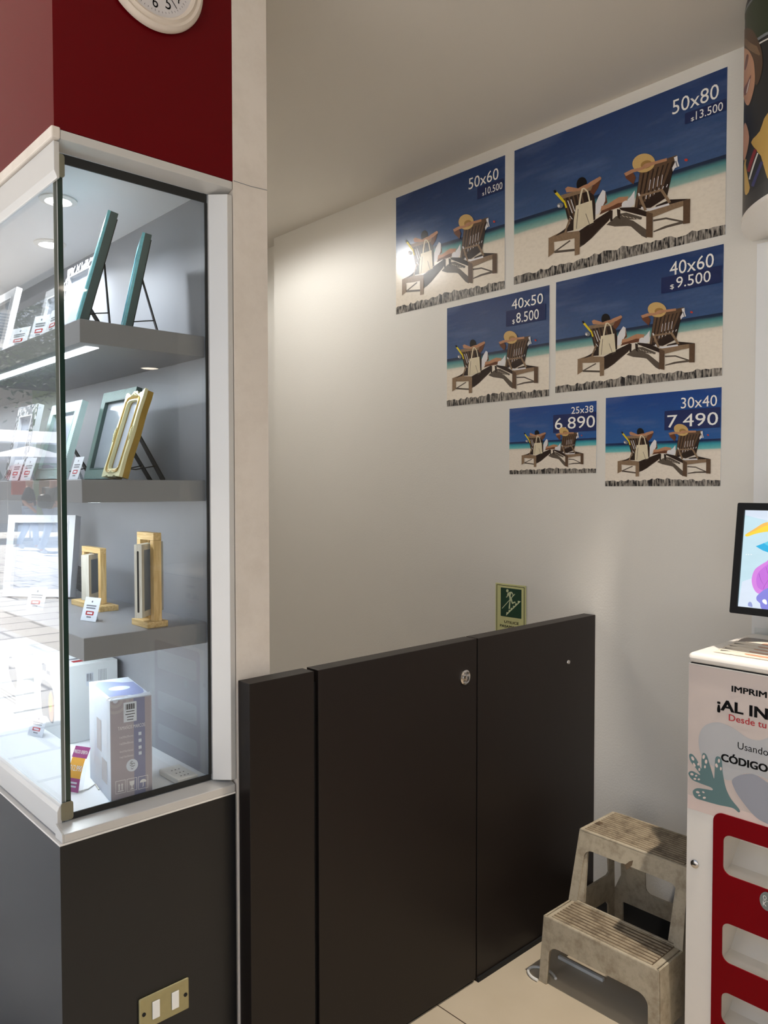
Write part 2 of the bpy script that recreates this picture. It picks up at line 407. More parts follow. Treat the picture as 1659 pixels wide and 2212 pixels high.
# stairs going down behind the gate
for k in range(8):
    b = MB(); b.box(1.056, XW, 1.556+0.26*k, 1.556+0.26*(k+1)+0.02, -0.17*(k+1)-0.08, -0.17*(k+1), MT['tile']); struct('floor_stair_tread', b)
# dark skirting along the wall behind the stool
b = MB(); b.box(XW-0.012, XW, 0.962, YG-0.002, 0, 0.085, MT['gap']); struct('baseboard_back', b)
b = MB(); b.box(XW-0.022, XW-0.0005, 0.19, 0.9615, 0.0, 2.18, MT['case_white']); struct('trim_backboard', b)

# ================================================================== DISPLAY CABINET
YC, XC = 1.55, 0.559
ZB = 0.773                      # top of the cabinet base
case = thing('display_cabinet', 'glass display cabinet with lit grey shelves on a charcoal base, under the red wall', 'display cabinet', (0.76, 1.8, 0))
b = MB(); b.box(XC, 0.9575, YC, 6.2, 0.0, ZB-0.004, MT['black_laminate']); base = b.build('base', case)
b = MB(); b.box(XC-0.001, 0.9575, YC-0.001, 6.2, ZB-0.004, ZB, MT['ledge']); b.build('base_edging', case)
# side rail (short side), with its end cap
def siderail(z0, s, m):
    # profile in (y, z): s=+1 lower rail, -1 upper rail
    return [(YC, z0), (YC, z0+s*0.017), (YC+0.034, z0+s*0.0275), (YC+0.036, z0+s*0.0275), (YC+0.036, z0)]
b = MB()
pr = siderail(ZB, 1, None); b.prism([(0.567, y, z) for y, z in pr], [(0.9575, y, z) for y, z in pr], MT['alu'])
b.build('lower_side_rail', case, bevel=0.0012)
b = MB(); pr2 = [(YC-0.0005, ZB+0.0005), (YC-0.0005, ZB+0.018), (YC+0.033, ZB+0.0285), (YC+0.0365, ZB+0.0285), (YC+0.0365, ZB+0.0005)]
b.prism([(0.5635, y, z) for y, z in pr2], [(0.5665, y, z) for y, z in pr2], MT['alu']); b.build('rail_end_cap', case)
ZT = 2.164
b = MB(); pr = [(YC, ZT), (YC, ZT-0.017), (YC+0.034, ZT-0.030), (YC+0.036, ZT-0.030), (YC+0.036, ZT)]
b.prism([(0.579, y, z) for y, z in pr], [(0.9605, y, z) for y, z in pr], MT['alu']); b.build('upper_side_rail', case, bevel=0.0012)
b = MB(); b.prism([(0.5755, y, z) for y, z in pr], [(0.5785, y, z) for y, z in pr], MT['alu']); b.build('rail_end_cap', case)
# right-hand upright of the side frame
b = MB(); pr = [(0.9605, YC), (0.9475, YC), (0.917, YC+0.030), (0.917, YC+0.036), (0.9605, YC+0.036)]
b.prism([(x, y, ZB+0.0285) for x, y in pr], [(x, y, ZT-0.031) for x, y in pr], MT['alu']); b.build('side_upright', case, bevel=0.0012)
# front rails (long side towards the street)
b = MB(); pr = [(0.5665, ZB+0.004), (0.5665, ZB+0.052), (0.571, ZB+0.062), (0.5765, ZB+0.065), (0.5765, ZB+0.004)]
b.prism([(x, YC+0.034, z) for x, z in pr], [(x, 6.1, z) for x, z in pr], MT['alu']); b.build('lower_front_rail', case, bevel=0.0012)
b = MB(); pr = [(0.567, ZT-0.022), (0.567, ZT-0.078), (0.573, ZT-0.092), (0.578, ZT-0.092), (0.578, ZT-0.022)]
b.prism([(x, YC+0.004, z) for x, z in pr], [(x, 6.1, z) for x, z in pr], MT['alu']); b.build('upper_front_rail', case, bevel=0.0012)
b = MB(); b.box(0.5605, 0.578, YC-0.004, 6.1, ZT-0.02, ZT+0.003, MT['pilaster']); b.build('top_edging', case, bevel=0.003)
# panes
GX, GY = 0.578, 1.588
b = MB(); b.box(GX, GX+0.006, GY+0.001, 6.1, ZB+0.02, ZT-0.03, MT['glass'])
b.build('front_pane', case)
b = MB(); b.box(GX+0.0075, 0.917, GY, GY+0.006, ZB+0.026, ZT-0.03, MT['glass']); b.build('side_pane', case)
b = MB(); b.box(GX-0.0005, GX+0.0055, GY-0.0015, GY+0.0008, ZB+0.030, ZT-0.032, MT['pane_end']); b.build('front_pane_edge', case)
b = MB(); b.box(GX+0.0062, GX+0.0073, GY-0.001, GY+0.006, ZB+0.029, ZT-0.032, MT['case_white'])
b.box(GX+0.0074, GX+0.0175, GY-0.001, GY+0.0065, ZB+0.029, ZT-0.032, MT['glass_edge']); b.build('side_pane_edge', case)
b = MB(); b.box(GX+0.012, 0.915, GY-0.0035, GY-0.0005, ZB+0.029, ZB+0.042, MT['seal']); b.box(GX+0.012, 0.915, GY-0.0035, GY-0.0005, ZT-0.050, ZT-0.031, MT['seal'])
b.box(0.910, 0.9165, GY-0.0035, GY-0.0005, ZB+0.042, ZT-0.05, MT['seal']); b.build('pane_seal', case)
for z0, z1, dx in ((ZB+0.030, ZB+0.068, 0), (ZT-0.078, ZT-0.032, 0)):
    b = MB(); P = rrect(GX-0.004, GX+0.021, z0, z1, 0.006)
    b.prism([(x, GY-0.005, z) for x, z in P], [(x, GY-0.0022, z) for x, z in P], MT['clamp'])
    b.build('corner_clamp', case, bevel=0.0006)
# interior
XB = 0.924
b = MB(); b.box(XB, 0.957, GY+0.007, 6.1, ZB+0.0, ZT-0.002, MT['case_back']); b.build('back_panel', case)
ZI = 0.80
b = MB(); b.box(GX+0.008, XB, GY+0.008, 6.1, ZB+0.001, ZI, MT['case_white']); b.build('interior_floor', case)
ZIC = 2.147
b = MB(); b.box(GX+0.008, XB, GY+0.008, 6.1, ZIC, ZIC+0.012, MT['case_white']); top = b.build('interior_ceiling', case)
XS, YS = 0.637, 1.615
SHZ = (1.821, 1.491, 1.161)
for i, z in enumerate(SHZ):
    b = MB(); b.box(XS, XB, YS, 6.05, z-0.048, z, MT['shelf']); sh = b.build('shelf', case, bevel=0.0008, seg=1)
    b = MB(); b.box(XS+0.028, XS+0.056, YS+0.04, 6.0, z-0.0488, z-0.0482, MT['strip']); b.build('light_strip', sh)
for k, (x, y) in enumerate(((0.695, 1.88), (0.80, 2.229), (0.72, 2.60), (0.74, 3.2))):
    b = MB(); b.lathe([(0.026, 0), (0.042, 0), (0.042, -0.003), (0.030, -0.006), (0.026, -0.002), (0.026, 0)], (x, y, ZIC-0.0005), (0, 0, 1), MT['white_plastic'])
    d = b.build('downlight', top, smooth=True)
    b = MB(); b.lathe([(0.0, -0.0025), (0.0262, -0.0025), (0.0262, -0.001), (0, -0.001)], (x, y, ZIC-0.0005), (0, 0, 1), MT['lens']); b.build('lens', d)
    lamp('cabinet_lamp', 'SPOT', (x, y, ZIC-0.012), L_CASE, COOL, spot_size=math.radians(150), spot_blend=0.6, shadow_soft_size=0.02)

# double switch plate on the cabinet base
sw = thing('switch_plate', 'pale metal double switch plate low on the charcoal cabinet base', 'light switch', (0.7745, YC, 0.357))
b = MB(); b.box(0.716, 0.833, YC-0.006, YC-0.0003, 0.322, 0.392, MT['brass_plate']); b.build('cover_plate', sw, bevel=0.003)
for x in (0.7535, 0.7985):
    b = MB(); b.box(x-0.0085, x+0.0085, YC-0.009, YC-0.0062, 0.338, 0.376, MT['white_plastic']); b.build('rocker', sw, bevel=0.0012)
for x in (0.7265, 0.8235):
    b = MB(); b.lathe([(0, -0.0006), (0.0042, -0.0006), (0.0042, 0.0006), (0, 0.0006)], (x, YC-0.0066, 0.357), (0, -1, 0), MT['black_hole'], n=20); b.build('screw', sw)

# ------------------------------------------------------------------ wall clock on the red bulkhead
CX, CZ, CRD = 0.772, 2.537, 0.113
ck = thing('wall_clock', 'round cream wall clock hanging on the dark red wall, cut off at the top', 'clock', (CX, YC, CZ))
b = MB(); b.lathe([(0.0, 0.001), (CRD-0.005, 0.001), (CRD, 0.005), (CRD, 0.010), (CRD-0.003, 0.015), (CRD-0.009, 0.0185), (CRD-0.0145, 0.0155), (CRD-0.017, 0.0165), (CRD-0.021, 0.0205), (CRD-0.0255, 0.019), (CRD-0.029, 0.011), (0.0, 0.011)], (CX, YC, CZ), (0, -1, 0), MT['cream_clock'], n=72)
b.build('frame', ck, smooth=True)
RF = CRD-0.029
b = MB(); b.lathe([(0, 0.0125), (RF+0.001, 0.0125), (RF+0.001, 0.0115), (0, 0.0115)], (CX, YC, CZ), (0, -1, 0), MT['clock_face'], n=60); b.build('dial', ck)
b = MB(); b.flat = True
for h in range(1, 13):
    a = math.radians(90-30*h); rr = RF*0.69
    wn = 0.0125 if h < 10 else 0.021; hn = 0.024
    text(b, str(h), (CX+rr*math.cos(a)-wn/2, YC-0.0129, CZ+rr*math.sin(a)-hn/2), (1, 0, 0), UP, wn, hn, MT['ink'])
for k in range(60):
    a = math.radians(6*k); r0, r1 = RF*(0.88 if k % 5 else 0.86), RF*0.92
    d = Vector((math.cos(a), 0, math.sin(a))); q = Vector((-math.sin(a), 0, math.cos(a)))*0.0004; o_ = Vector((CX, YC-0.0129, CZ))
    b.poly([o_+d*r0-q, o_+d*r1-q, o_+d*r1+q, o_+d*r0+q], MT['ink'])
b.build('numerals', ck)
for a, ln, wd in ((-48, RF*0.86, 0.0022), (-75, RF*0.5, 0.0032)):
    a = math.radians(a); d = Vector((math.cos(a), 0, math.sin(a))); q = Vector((-math.sin(a), 0, math.cos(a)))*wd/2; o_ = Vector((CX, YC-0.0142, CZ)); t_ = Vector((0, 0.0006, 0))
    b = MB(); P = [o_-d*0.012-q, o_+d*ln-q*0.5, o_+d*ln+q*0.5, o_-d*0.012+q]; b.prism(P, [p+t_ for p in P], MT['ink']); b.build('hand', ck)

# ================================================================== GATE
def gate_panel(x0, x1, z0, label, name='gate_panel'):
    g = thing(name, label, 'gate', ((x0+x1)/2, 1.525, 0), group=None)
    b = MB(); b.box(x0, x1, YG, 1.548, z0, 1.03, MT['gate']); b.build('panel', g, bevel=0.0012)
    return g
g1 = gate_panel(0.966, 1.1495, 0.0, 'narrow dark brown gate panel beside the plaster pillar')
g2 = gate_panel(1.1625, 1.7495, 0.012, 'wide dark brown half-height gate leaf with a round lock', 'gate_door')
g3 = gate_panel(1.7545, 2.378, 0.0, 'dark brown gate panel against the poster wall, with one small screw')
b = MB(); b.box(1.1499, 1.1621, 1.512, 1.540, 0.0, 1.0, MT['gap']); b.build('hinge_strip', g1)
b = MB(); b.box(1.7547, 2.378, 1.4955, 1.5008, 0.0, 0.014, MT['gap']); b.build('kick_strip', g3)
LK = onY(1004.5, 1463, YG)
b = MB(); b.lathe([(0, 0), (0.0215, 0), (0.0215, 0.003), (0.017, 0.006), (0.0145, 0.0045), (0.0, 0.0045)], LK, (0, -1, 0), MT['chrome'], n=40); lk = b.build('lock', g2, smooth=True)
b = MB(); b.lathe([(0, 0.0046), (0.0105, 0.0046), (0.0105, 0.011), (0.008, 0.0125), (0, 0.0125)], LK, (0, -1, 0), MT['chrome'], n=30); b.box(LK.x-0.0012, LK.x+0.0012, YG-0.0132, YG-0.0124, LK.z-0.005, LK.z+0.005, MT['black_hole']); b.build('lock_cylinder', lk, smooth=True)
SC = onY(1228, 1430, YG)
b = MB(); b.lathe([(0, 0), (0.0075, 0), (0.0062, 0.0025), (0, 0.0035)], SC, (0, -1, 0), MT['chrome'], n=24); b.build('screw', g3, smooth=True)

# ================================================================== SAFETY SIGN (handrail sign behind the gate)
MT['lum'] = mat('pale_luminous_yellow', (208, 208, 150), 0.4, var=0.02)
MT['lum_l'] = mat('pale_luminous_figure', (214, 222, 180), 0.4, var=0.02)
MT['sign_green'] = mat('dark_green_print', (12, 62, 42), 0.35)
sg = thing('safety_sign', 'pale yellow safety sign with a green stair pictogram, on the wall behind the gate', 'sign', (XW, 1.87, 1.0))
SY0, SY1, SZ1 = 1.945, 1.799, 1.103; SZ0 = SZ1-0.215
b = MB(); b.box(XW-0.0035, XW-0.0002, SY1, SY0, SZ0, SZ1, MT['lum']); b.build('plate', sg, bevel=0.001)
def sgp(x, y): return (1050+x/15.08, 1240+y/15.08)
def spt(x, y, t):
    px, py = sgp(x, y); p = onX(px, py, XW-0.0037-t); return p
b = MB(); b.flat = True
o_ = 0.0
for (ya, yb, za, zb) in ((SY0-0.006, SY1+0.006, SZ1-0.006, SZ1-0.008), (SY0-0.006, SY1+0.006, SZ0+0.008, SZ0+0.006), (SY0-0.006, SY0-0.0085, SZ1-0.006, SZ0+0.006), (SY1+0.0085, SY1+0.006, SZ1-0.006, SZ0+0.006)):
    b.poly([(XW-0.0037, ya, za), (XW-0.0037, yb, za), (XW-0.0037, yb, zb), (XW-0.0037, ya, zb)], MT['ink'])
b.build('border', sg)
c1 = spt(478, 440, 0); c2 = spt(1150, 1455, 0)
b = MB(); b.flat = True
P = rrect(-c1.y, -c2.y, c2.z-0.001, c1.z+0.001, 0.002)
b.poly([(XW-0.0037, -a, z) for a, z in P], MT['sign_green'])
def fig(pts, t=0.0002): b.poly([spt(x, y, t) for x, y in pts], MT['lum_l'])
fig(ell(693, 543, 40, 52))
fig(spline([(735, 600), (800, 575), (835, 590), (820, 640), (800, 720), (835, 780), (860, 905), (880, 960), (845, 965), (800, 860), (790, 920), (775, 1115), (735, 1115), (760, 900), (760, 800), (740, 720), (715, 690), (705, 640)], 3))
fig(stroke([(825, 585), (862, 640), (885, 690), (850, 730)], 34, 26)); fig(stroke([(720, 610), (700, 680), (690, 735), (650, 757)], 32, 26))
fig(stroke([(855, 945), (955, 915)], 48, 40))
fig(stroke([(520, 1120), (940, 650)], 22)); 
fig([(650, 1355), (668, 1240), (725, 1250), (735, 1170), (795, 1175), (805, 1105), (870, 1110), (880, 1035), (945, 1040), (952, 955), (1030, 965), (1038, 870), (1132, 892)])
b.build('pictogram', sg)
b = MB(); b.flat = True
def stext(st, x0, y0, x1, y1, h, bold=0.02):
    p = spt(x0, y0, 0.0002); q = spt(x1, y1, 0.0002); text(b, st, p, NX, UP, abs(q.y-p.y), h, MT['ink'], bold)
stext('UTILICE', 590, 1590, 1060, 1645, 0.0098); stext('PASAMANOS', 455, 1710, 1190, 1790, 0.0098)
b.build('lettering', sg)

# ================================================================== POSTERS
def beach_mat(name, sky_top, sky_low, sea_far, sea_mid, sea_near, sand):
    """the printed background: sky, sea and sand bands of the picture, in picture UVs"""
    m, t, b = new_mat(name); N = t.nodes.new; L = t.links.new
    uv = N('ShaderNodeUVMap'); uv.uv_map = 'UVMap'; s = N('ShaderNodeSeparateXYZ'); L(uv.outputs[0], s.inputs[0])
    mp = N('ShaderNodeMapping'); mp.inputs['Scale'].default_value = (1.6, 5.0, 1); L(uv.outputs[0], mp.inputs[0])
    cl = N('ShaderNodeTexNoise'); cl.inputs['Scale'].default_value = 1.6; cl.inputs['Detail'].default_value = 5; L(mp.outputs[0], cl.inputs[0])
    nz = N('ShaderNodeTexNoise'); nz.inputs['Scale'].default_value = 5; nz.inputs['Detail'].default_value = 6; L(uv.outputs[0], nz.inputs[0])
    wob = mathn(t, 'MULTIPLY', mathn(t, 'SUBTRACT', nz.outputs['Fac'], 0.5), 0.016)
    v = mathn(t, 'ADD', s.outputs['Y'], mathn(t, 'ADD', wob, mathn(t, 'MULTIPLY', s.outputs['X'], -0.0)))
    r = N('ShaderNodeValToRGB'); cr = r.color_ramp
    stops = [(0.0, sand), (0.345, sand), (0.372, tuple(int(a*0.93) for a in sand)), (0.385, sea_near), (0.435, sea_mid), (0.462, sea_far), (0.482, sea_far)]
    cr.elements[0].position, cr.elements[0].color = stops[0][0], (*lin(stops[0][1]), 1)
    cr.elements[1].position, cr.elements[1].color = stops[1][0], (*lin(stops[1][1]), 1)
    for p, c in stops[2:]:
        e = cr.elements.new(p); e.color = (*lin(c), 1)
    L(v, r.inputs[0])
    sk = N('ShaderNodeValToRGB'); sk.color_ramp.elements[0].position = 0.48; sk.color_ramp.elements[0].color = (*lin(sky_low), 1); sk.color_ramp.elements[1].position = 1.0; sk.color_ramp.elements[1].color = (*lin(sky_top), 1)
    L(s.outputs['Y'], sk.inputs[0])
    cm = N('ShaderNodeMix'); cm.data_type = 'RGBA'
    L(mathn(t, 'MULTIPLY', mathn(t, 'MAXIMUM', mathn(t, 'SUBTRACT', cl.outputs['Fac'], 0.5), 0.0), 1.1), cm.inputs['Factor']); L(sk.outputs[0], cm.inputs['A']); cm.inputs['B'].default_value = (*lin((120, 140, 176)), 1)
    mx = N('ShaderNodeMix'); mx.data_type = 'RGBA'; L(mathn(t, 'GREATER_THAN', s.outputs['Y'], 0.482), mx.inputs['Factor']); L(r.outputs[0], mx.inputs['A']); L(cm.outputs['Result'], mx.inputs['B'])
    # grain of the sand
    gn = N('ShaderNodeTexNoise'); gn.inputs['Scale'].default_value = 46; gn.inputs['Detail'].default_value = 5; L(uv.outputs[0], gn.inputs[0])
    g2 = N('ShaderNodeMix'); g2.data_type = 'RGBA'; g2.blend_type = 'MULTIPLY'; g2.inputs['Factor'].default_value = 0.25; L(mx.outputs['Result'], g2.inputs['A'])
    gr = N('ShaderNodeValToRGB'); gr.color_ramp.elements[0].position = 0.3; gr.color_ramp.elements[0].color = (0.7, 0.68, 0.64, 1); gr.color_ramp.elements[1].position = 0.55; L(gn.outputs['Fac'], gr.inputs[0]); L(gr.outputs[0], g2.inputs['B'])
    L(g2.outputs['Result'], b.inputs['Base Color']); b.inputs['Roughness'].default_value = 0.22; b.inputs['Specular IOR Level'].default_value = 0.5
    return m
MT['beach'] = beach_mat('beach_print', (30, 58, 110), (58, 88, 134), (22, 42, 72), (78, 140, 144), (146, 182, 172), (238, 228, 212))
MT['beach_vivid'] = beach_mat('vivid_beach_print', (16, 66, 142), (38, 94, 162), (12, 40, 88), (44, 150, 170), (110, 190, 190), (236, 226, 212))
def pm(n, c, **k): MT[n] = mat(n, c, 0.3, spec=0.3, **k)
pm('pr_wood', (96, 74, 56), var=0.35, scale=160); pm('pr_wood_l', (140, 116, 92), var=0.3, scale=160); pm('pr_wood_d', (46, 32, 26), var=0.3, scale=120)
pm('pr_shadow', (92, 82, 72), var=0.15, scale=90); pm('pr_skin', (184, 136, 104), var=0.2, scale=50); pm('pr_skin_d', (104, 64, 44), var=0.15, scale=60)
pm('pr_hair', (20, 16, 18)); pm('pr_hat', (206, 172, 112), var=0.1, scale=200); pm('pr_hat_d', (160, 124, 70)); pm('pr_bag', (222, 210, 182), var=0.06, scale=50)
pm('pr_white', (226, 224, 226), var=0.06, scale=40); pm('pr_yellow', (226, 204, 40)); pm('pr_black', (18, 16, 16)); pm('pr_grey', (120, 122, 126)); pm('pr_buoy', (190, 60, 44)); pm('pr_sea', (70, 126, 136)); pm('pr_sand', (224, 212, 194))
pm('sticker', (36, 48, 96)); pm('sticker_d', (34, 46, 90)); pm('pr_text', (250, 249, 244), var=0.01)
def planks(name):
    m, t, b = new_mat(name); N = t.nodes.new; L = t.links.new
    co = N('ShaderNodeTexCoord'); mp = N('ShaderNodeMapping'); mp.inputs['Scale'].default_value = (1, 1, 0.2); mp.inputs['Rotation'].default_value = (0.9, 0, 0); L(co.outputs['Object'], mp.inputs[0])
    nz = N('ShaderNodeTexNoise'); nz.inputs['Scale'].default_value = 150; nz.inputs['Detail'].default_value = 5; nz.inputs['Distortion'].default_value = 0.5; L(mp.outputs[0], nz.inputs[0])
    r = N('ShaderNodeValToRGB'); e = r.color_ramp.elements; e[0].position = 0.4; e[0].color = (*lin((34, 32, 34)), 1); e[1].position = 0.62; e[1].color = (*lin((176, 168, 158)), 1)
    L(nz.outputs['Fac'], r.inputs[0]); L(r.outputs[0], b.inputs['Base Color']); b.inputs['Roughness'].default_value = 0.25
    return m
MT['pr_planks'] = planks('printed_driftwood')

# picture coordinates: traced on the largest poster, u 0..1 left to right, v 0..1 upwards
def AU(x, y):
    p = onX(1100+x/3.95, 300+y/3.95, XW); return ((1.863-p.y)/0.798, (p.z-CAMH-0.760)/0.499)
def APX(px, py):
    p = onX(px, py, XW); return ((1.863-p.y)/0.798, (p.z-CAMH-0.760)/0.499)
ART = []        # (material, [(u, v)...])
def art(m, pts): ART.append((m, [AU(*p) for p in pts]))
def artl(m, pts, w0, w1=None): art(m, stroke(pts, w0, w1))
# shadows on the sand
art('pr_shadow', [(600, 930), (640, 905), (705, 850), (850, 700), (835, 680), (640, 780), (600, 800)])
art('pr_shadow', [(830, 735), (930, 690), (1000, 690), (1180, 800), (1175, 850), (1130, 830), (1090, 780), (1040, 745), (900, 750)])
art('pr_shadow', [(1230, 790), (1330, 745), (1490, 700), (1488, 725), (1350, 760), (1235, 800)])
artl('pr_shadow', [(1230, 700), (1340, 680), (1490, 710)], 16)
artl('pr_shadow', [(385, 968), (560, 950)], 20); artl('pr_shadow', [(385, 968), (520, 870)], 12)
art('pr_shadow', [(940, 640), (1000, 630), (1135, 670), (1130, 690), (960, 690)])
for k in range(5): artl('pr_sand', [(965+30*k, 655+7*k), (985+30*k, 668+5*k)], 4)
art('pr_shadow', [(915, 660), (1060, 700), (1176, 780), (1176, 850), (1120, 820), (1040, 750), (930, 735), (830, 735)])
art('pr_wood_d', [(604, 800), (700, 740), (860, 628), (884, 640), (850, 700), (760, 780), (700, 850), (640, 905), (608, 910)])
# far lounger legs
art('pr_wood_d', [(920, 600), (950, 605), (948, 690), (924, 672)]); art('pr_wood_d', [(860, 610), (884, 612), (882, 700), (862, 702)])
# man's trousers, woman's dress and legs
art('pr_white', [(735, 650), (732, 570), (760, 500), (798, 436), (822, 448), (832, 500), (822, 545), (790, 585), (762, 640)])
art('pr_skin_d', [(822, 448), (838, 545), (800, 575), (820, 530)])
art('pr_skin_d', [(1010, 560), (930, 590), (840, 618), (770, 650), (790, 610), (900, 560), (980, 520)])
art('pr_skin', [(1020, 492), (940, 498), (900, 520), (840, 560), (788, 575), (780, 618), (850, 590), (930, 550), (1000, 540)])
art('pr_white', [(1072, 440), (1040, 490), (1012, 520), (1030, 590), (1070, 560)])
art('pr_white', ell(1003, 568, 42, 40))
# left lounger
art('pr_wood_d', [(452, 498), (712, 425), (738, 560), (735, 690), (560, 775), (500, 690)])
for k in range(5): artl('pr_wood', [(475+36*k, 505-9*k), (545+30*k, 760-10*k)], 13)
for x0, y0, x1, y1 in ((500, 527, 540, 635), (527, 518, 560, 620), (520, 660, 548, 700)): artl('pr_white', [(x0, y0), (x1, y1)], 7)
artl('pr_wood_l', [(448, 498), (715, 418)], 34)
art('pr_skin', [(478, 425), (500, 408), (600, 425), (640, 402), (670, 410), (600, 445), (490, 458)])
art('pr_skin', [(640, 412), (690, 370), (775, 322), (788, 332), (785, 352), (760, 372), (700, 405), (660, 430)])
art('pr_skin_d', [(786, 345), (760, 420), (722, 480), (690, 455), (715, 400)])
art('pr_hair', spline([(578, 415), (578, 370), (600, 335), (635, 328), (660, 352), (662, 385), (640, 402), (600, 425)], 4))
artl('pr_skin', [(590, 432), (640, 405), (680, 390)], 16)
art('pr_wood_l', [(340, 848), (470, 782), (500, 800), (600, 786), (606, 842), (470, 870), (345, 888)])
art('pr_wood_d', [(385, 838), (470, 775), (560, 690), (560, 780), (470, 800)])
artl('pr_wood_l', [(480, 800), (520, 680)], 16); artl('pr_wood_d', [(545, 690), (500, 780)], 20)
art('pr_wood_d', [(598, 788), (740, 690), (860, 612), (880, 616), (760, 700), (655, 770), (608, 815)])
art('pr_wood_d', [(610, 800), (655, 790), (655, 835), (612, 845)])
art('pr_wood_l', [(336, 846), (382, 852), (386, 972), (334, 1014)]); art('pr_wood_l', [(558, 792), (606, 800), (602, 988), (560, 1000)])
# tote bag
artl('pr_bag', [(598, 575), (612, 480), (626, 428), (642, 424)], 15); artl('pr_bag', [(642, 424), (670, 450), (690, 540)], 13)
art('pr_bag', [(572, 572), (708, 526), (722, 716), (600, 770), (550, 788), (552, 700)])
artl('pr_shadow', [(655, 640), (690, 740)], 5); artl('pr_shadow', [(590, 600), (575, 770)], 5)
# snorkel
artl('pr_yellow', [(398, 458), (455, 522), (470, 540)], 24, 18); artl('pr_yellow', [(470, 530), (490, 590)], 14); artl('pr_black', [(386, 440), (400, 462)], 20)
art('pr_grey', ell(436, 570, 26, 22)); art('pr_white', ell(424, 575, 10, 12))
# right lounger
art('pr_wood_d', [(1120, 270), (1425, 160), (1350, 500), (1210, 590), (1070, 600)])
for k in range(7): artl('pr_wood', [(1135+42*k, 275-15*k), (1085+36*k, 590-26*k)], 24, 19)
for k in range(6): artl('pr_white', [(1176+36*k, 470-16*k), (1170+35*k, 515-20*k)], 7)
for k in range(4): artl('pr_white', [(1210+34*k, 350-14*k), (1196+35*k, 440-15*k)], 5)
artl('pr_wood', [(1112, 282), (1440, 158)], 40)
art('pr_white', [(1410, 160), (1440, 146), (1442, 190), (1456, 235), (1420, 250), (1400, 280), (1395, 250), (1420, 200)])
artl('pr_grey', [(1425, 190), (1440, 245)], 10)
art('pr_wood_l', [(1176, 622), (1380, 560), (1548, 514), (1548, 556), (1400, 606), (1232, 672), (1180, 664)])
art('pr_wood_d', [(1380, 520), (1545, 514), (1380, 560), (1240, 600), (1260, 570)])
art('pr_wood_d', [(940, 590), (1070, 585), (1180, 625), (1180, 668), (960, 612)])
artl('pr_white', [(1130, 590), (1200, 610), (1370, 560)], 18)
artl('pr_wood_l', [(1112, 478), (1168, 612)], 24); artl('pr_wood_l', [(1300, 432), (1375, 548)], 26); artl('pr_wood_l', [(1120, 490), (1300, 440)], 18); artl('pr_white', [(1108, 466), (1116, 490)], 14)
art('pr_wood', [(1174, 626), (1230, 640), (1228, 846), (1172, 842)]); art('pr_wood', [(1490, 530), (1550, 514), (1547, 722), (1488, 732)])
# woman's arms and hat
HAT0 = len(ART)
art('pr_skin_d', [(985, 300), (1000, 340), (1065, 390), (1085, 330), (1060, 290)])
art('pr_hat', ell(1152, 208, 98, 80, 28, -0.25)); art('pr_hat_d', ell(1175, 220, 50, 34, 20, -0.3))
HAT1 = len(ART)
art('pr_skin', [(984, 296), (1050, 262), (1120, 248), (1200, 205), (1260, 190), (1350, 165), (1350, 190), (1240, 222), (1130, 270), (1060, 290), (1000, 320)])
art('pr_skin', ell(1182, 225, 40, 16, 14, -0.3))
art('pr_buoy', ell(1515, 182, 15, 12, 12))

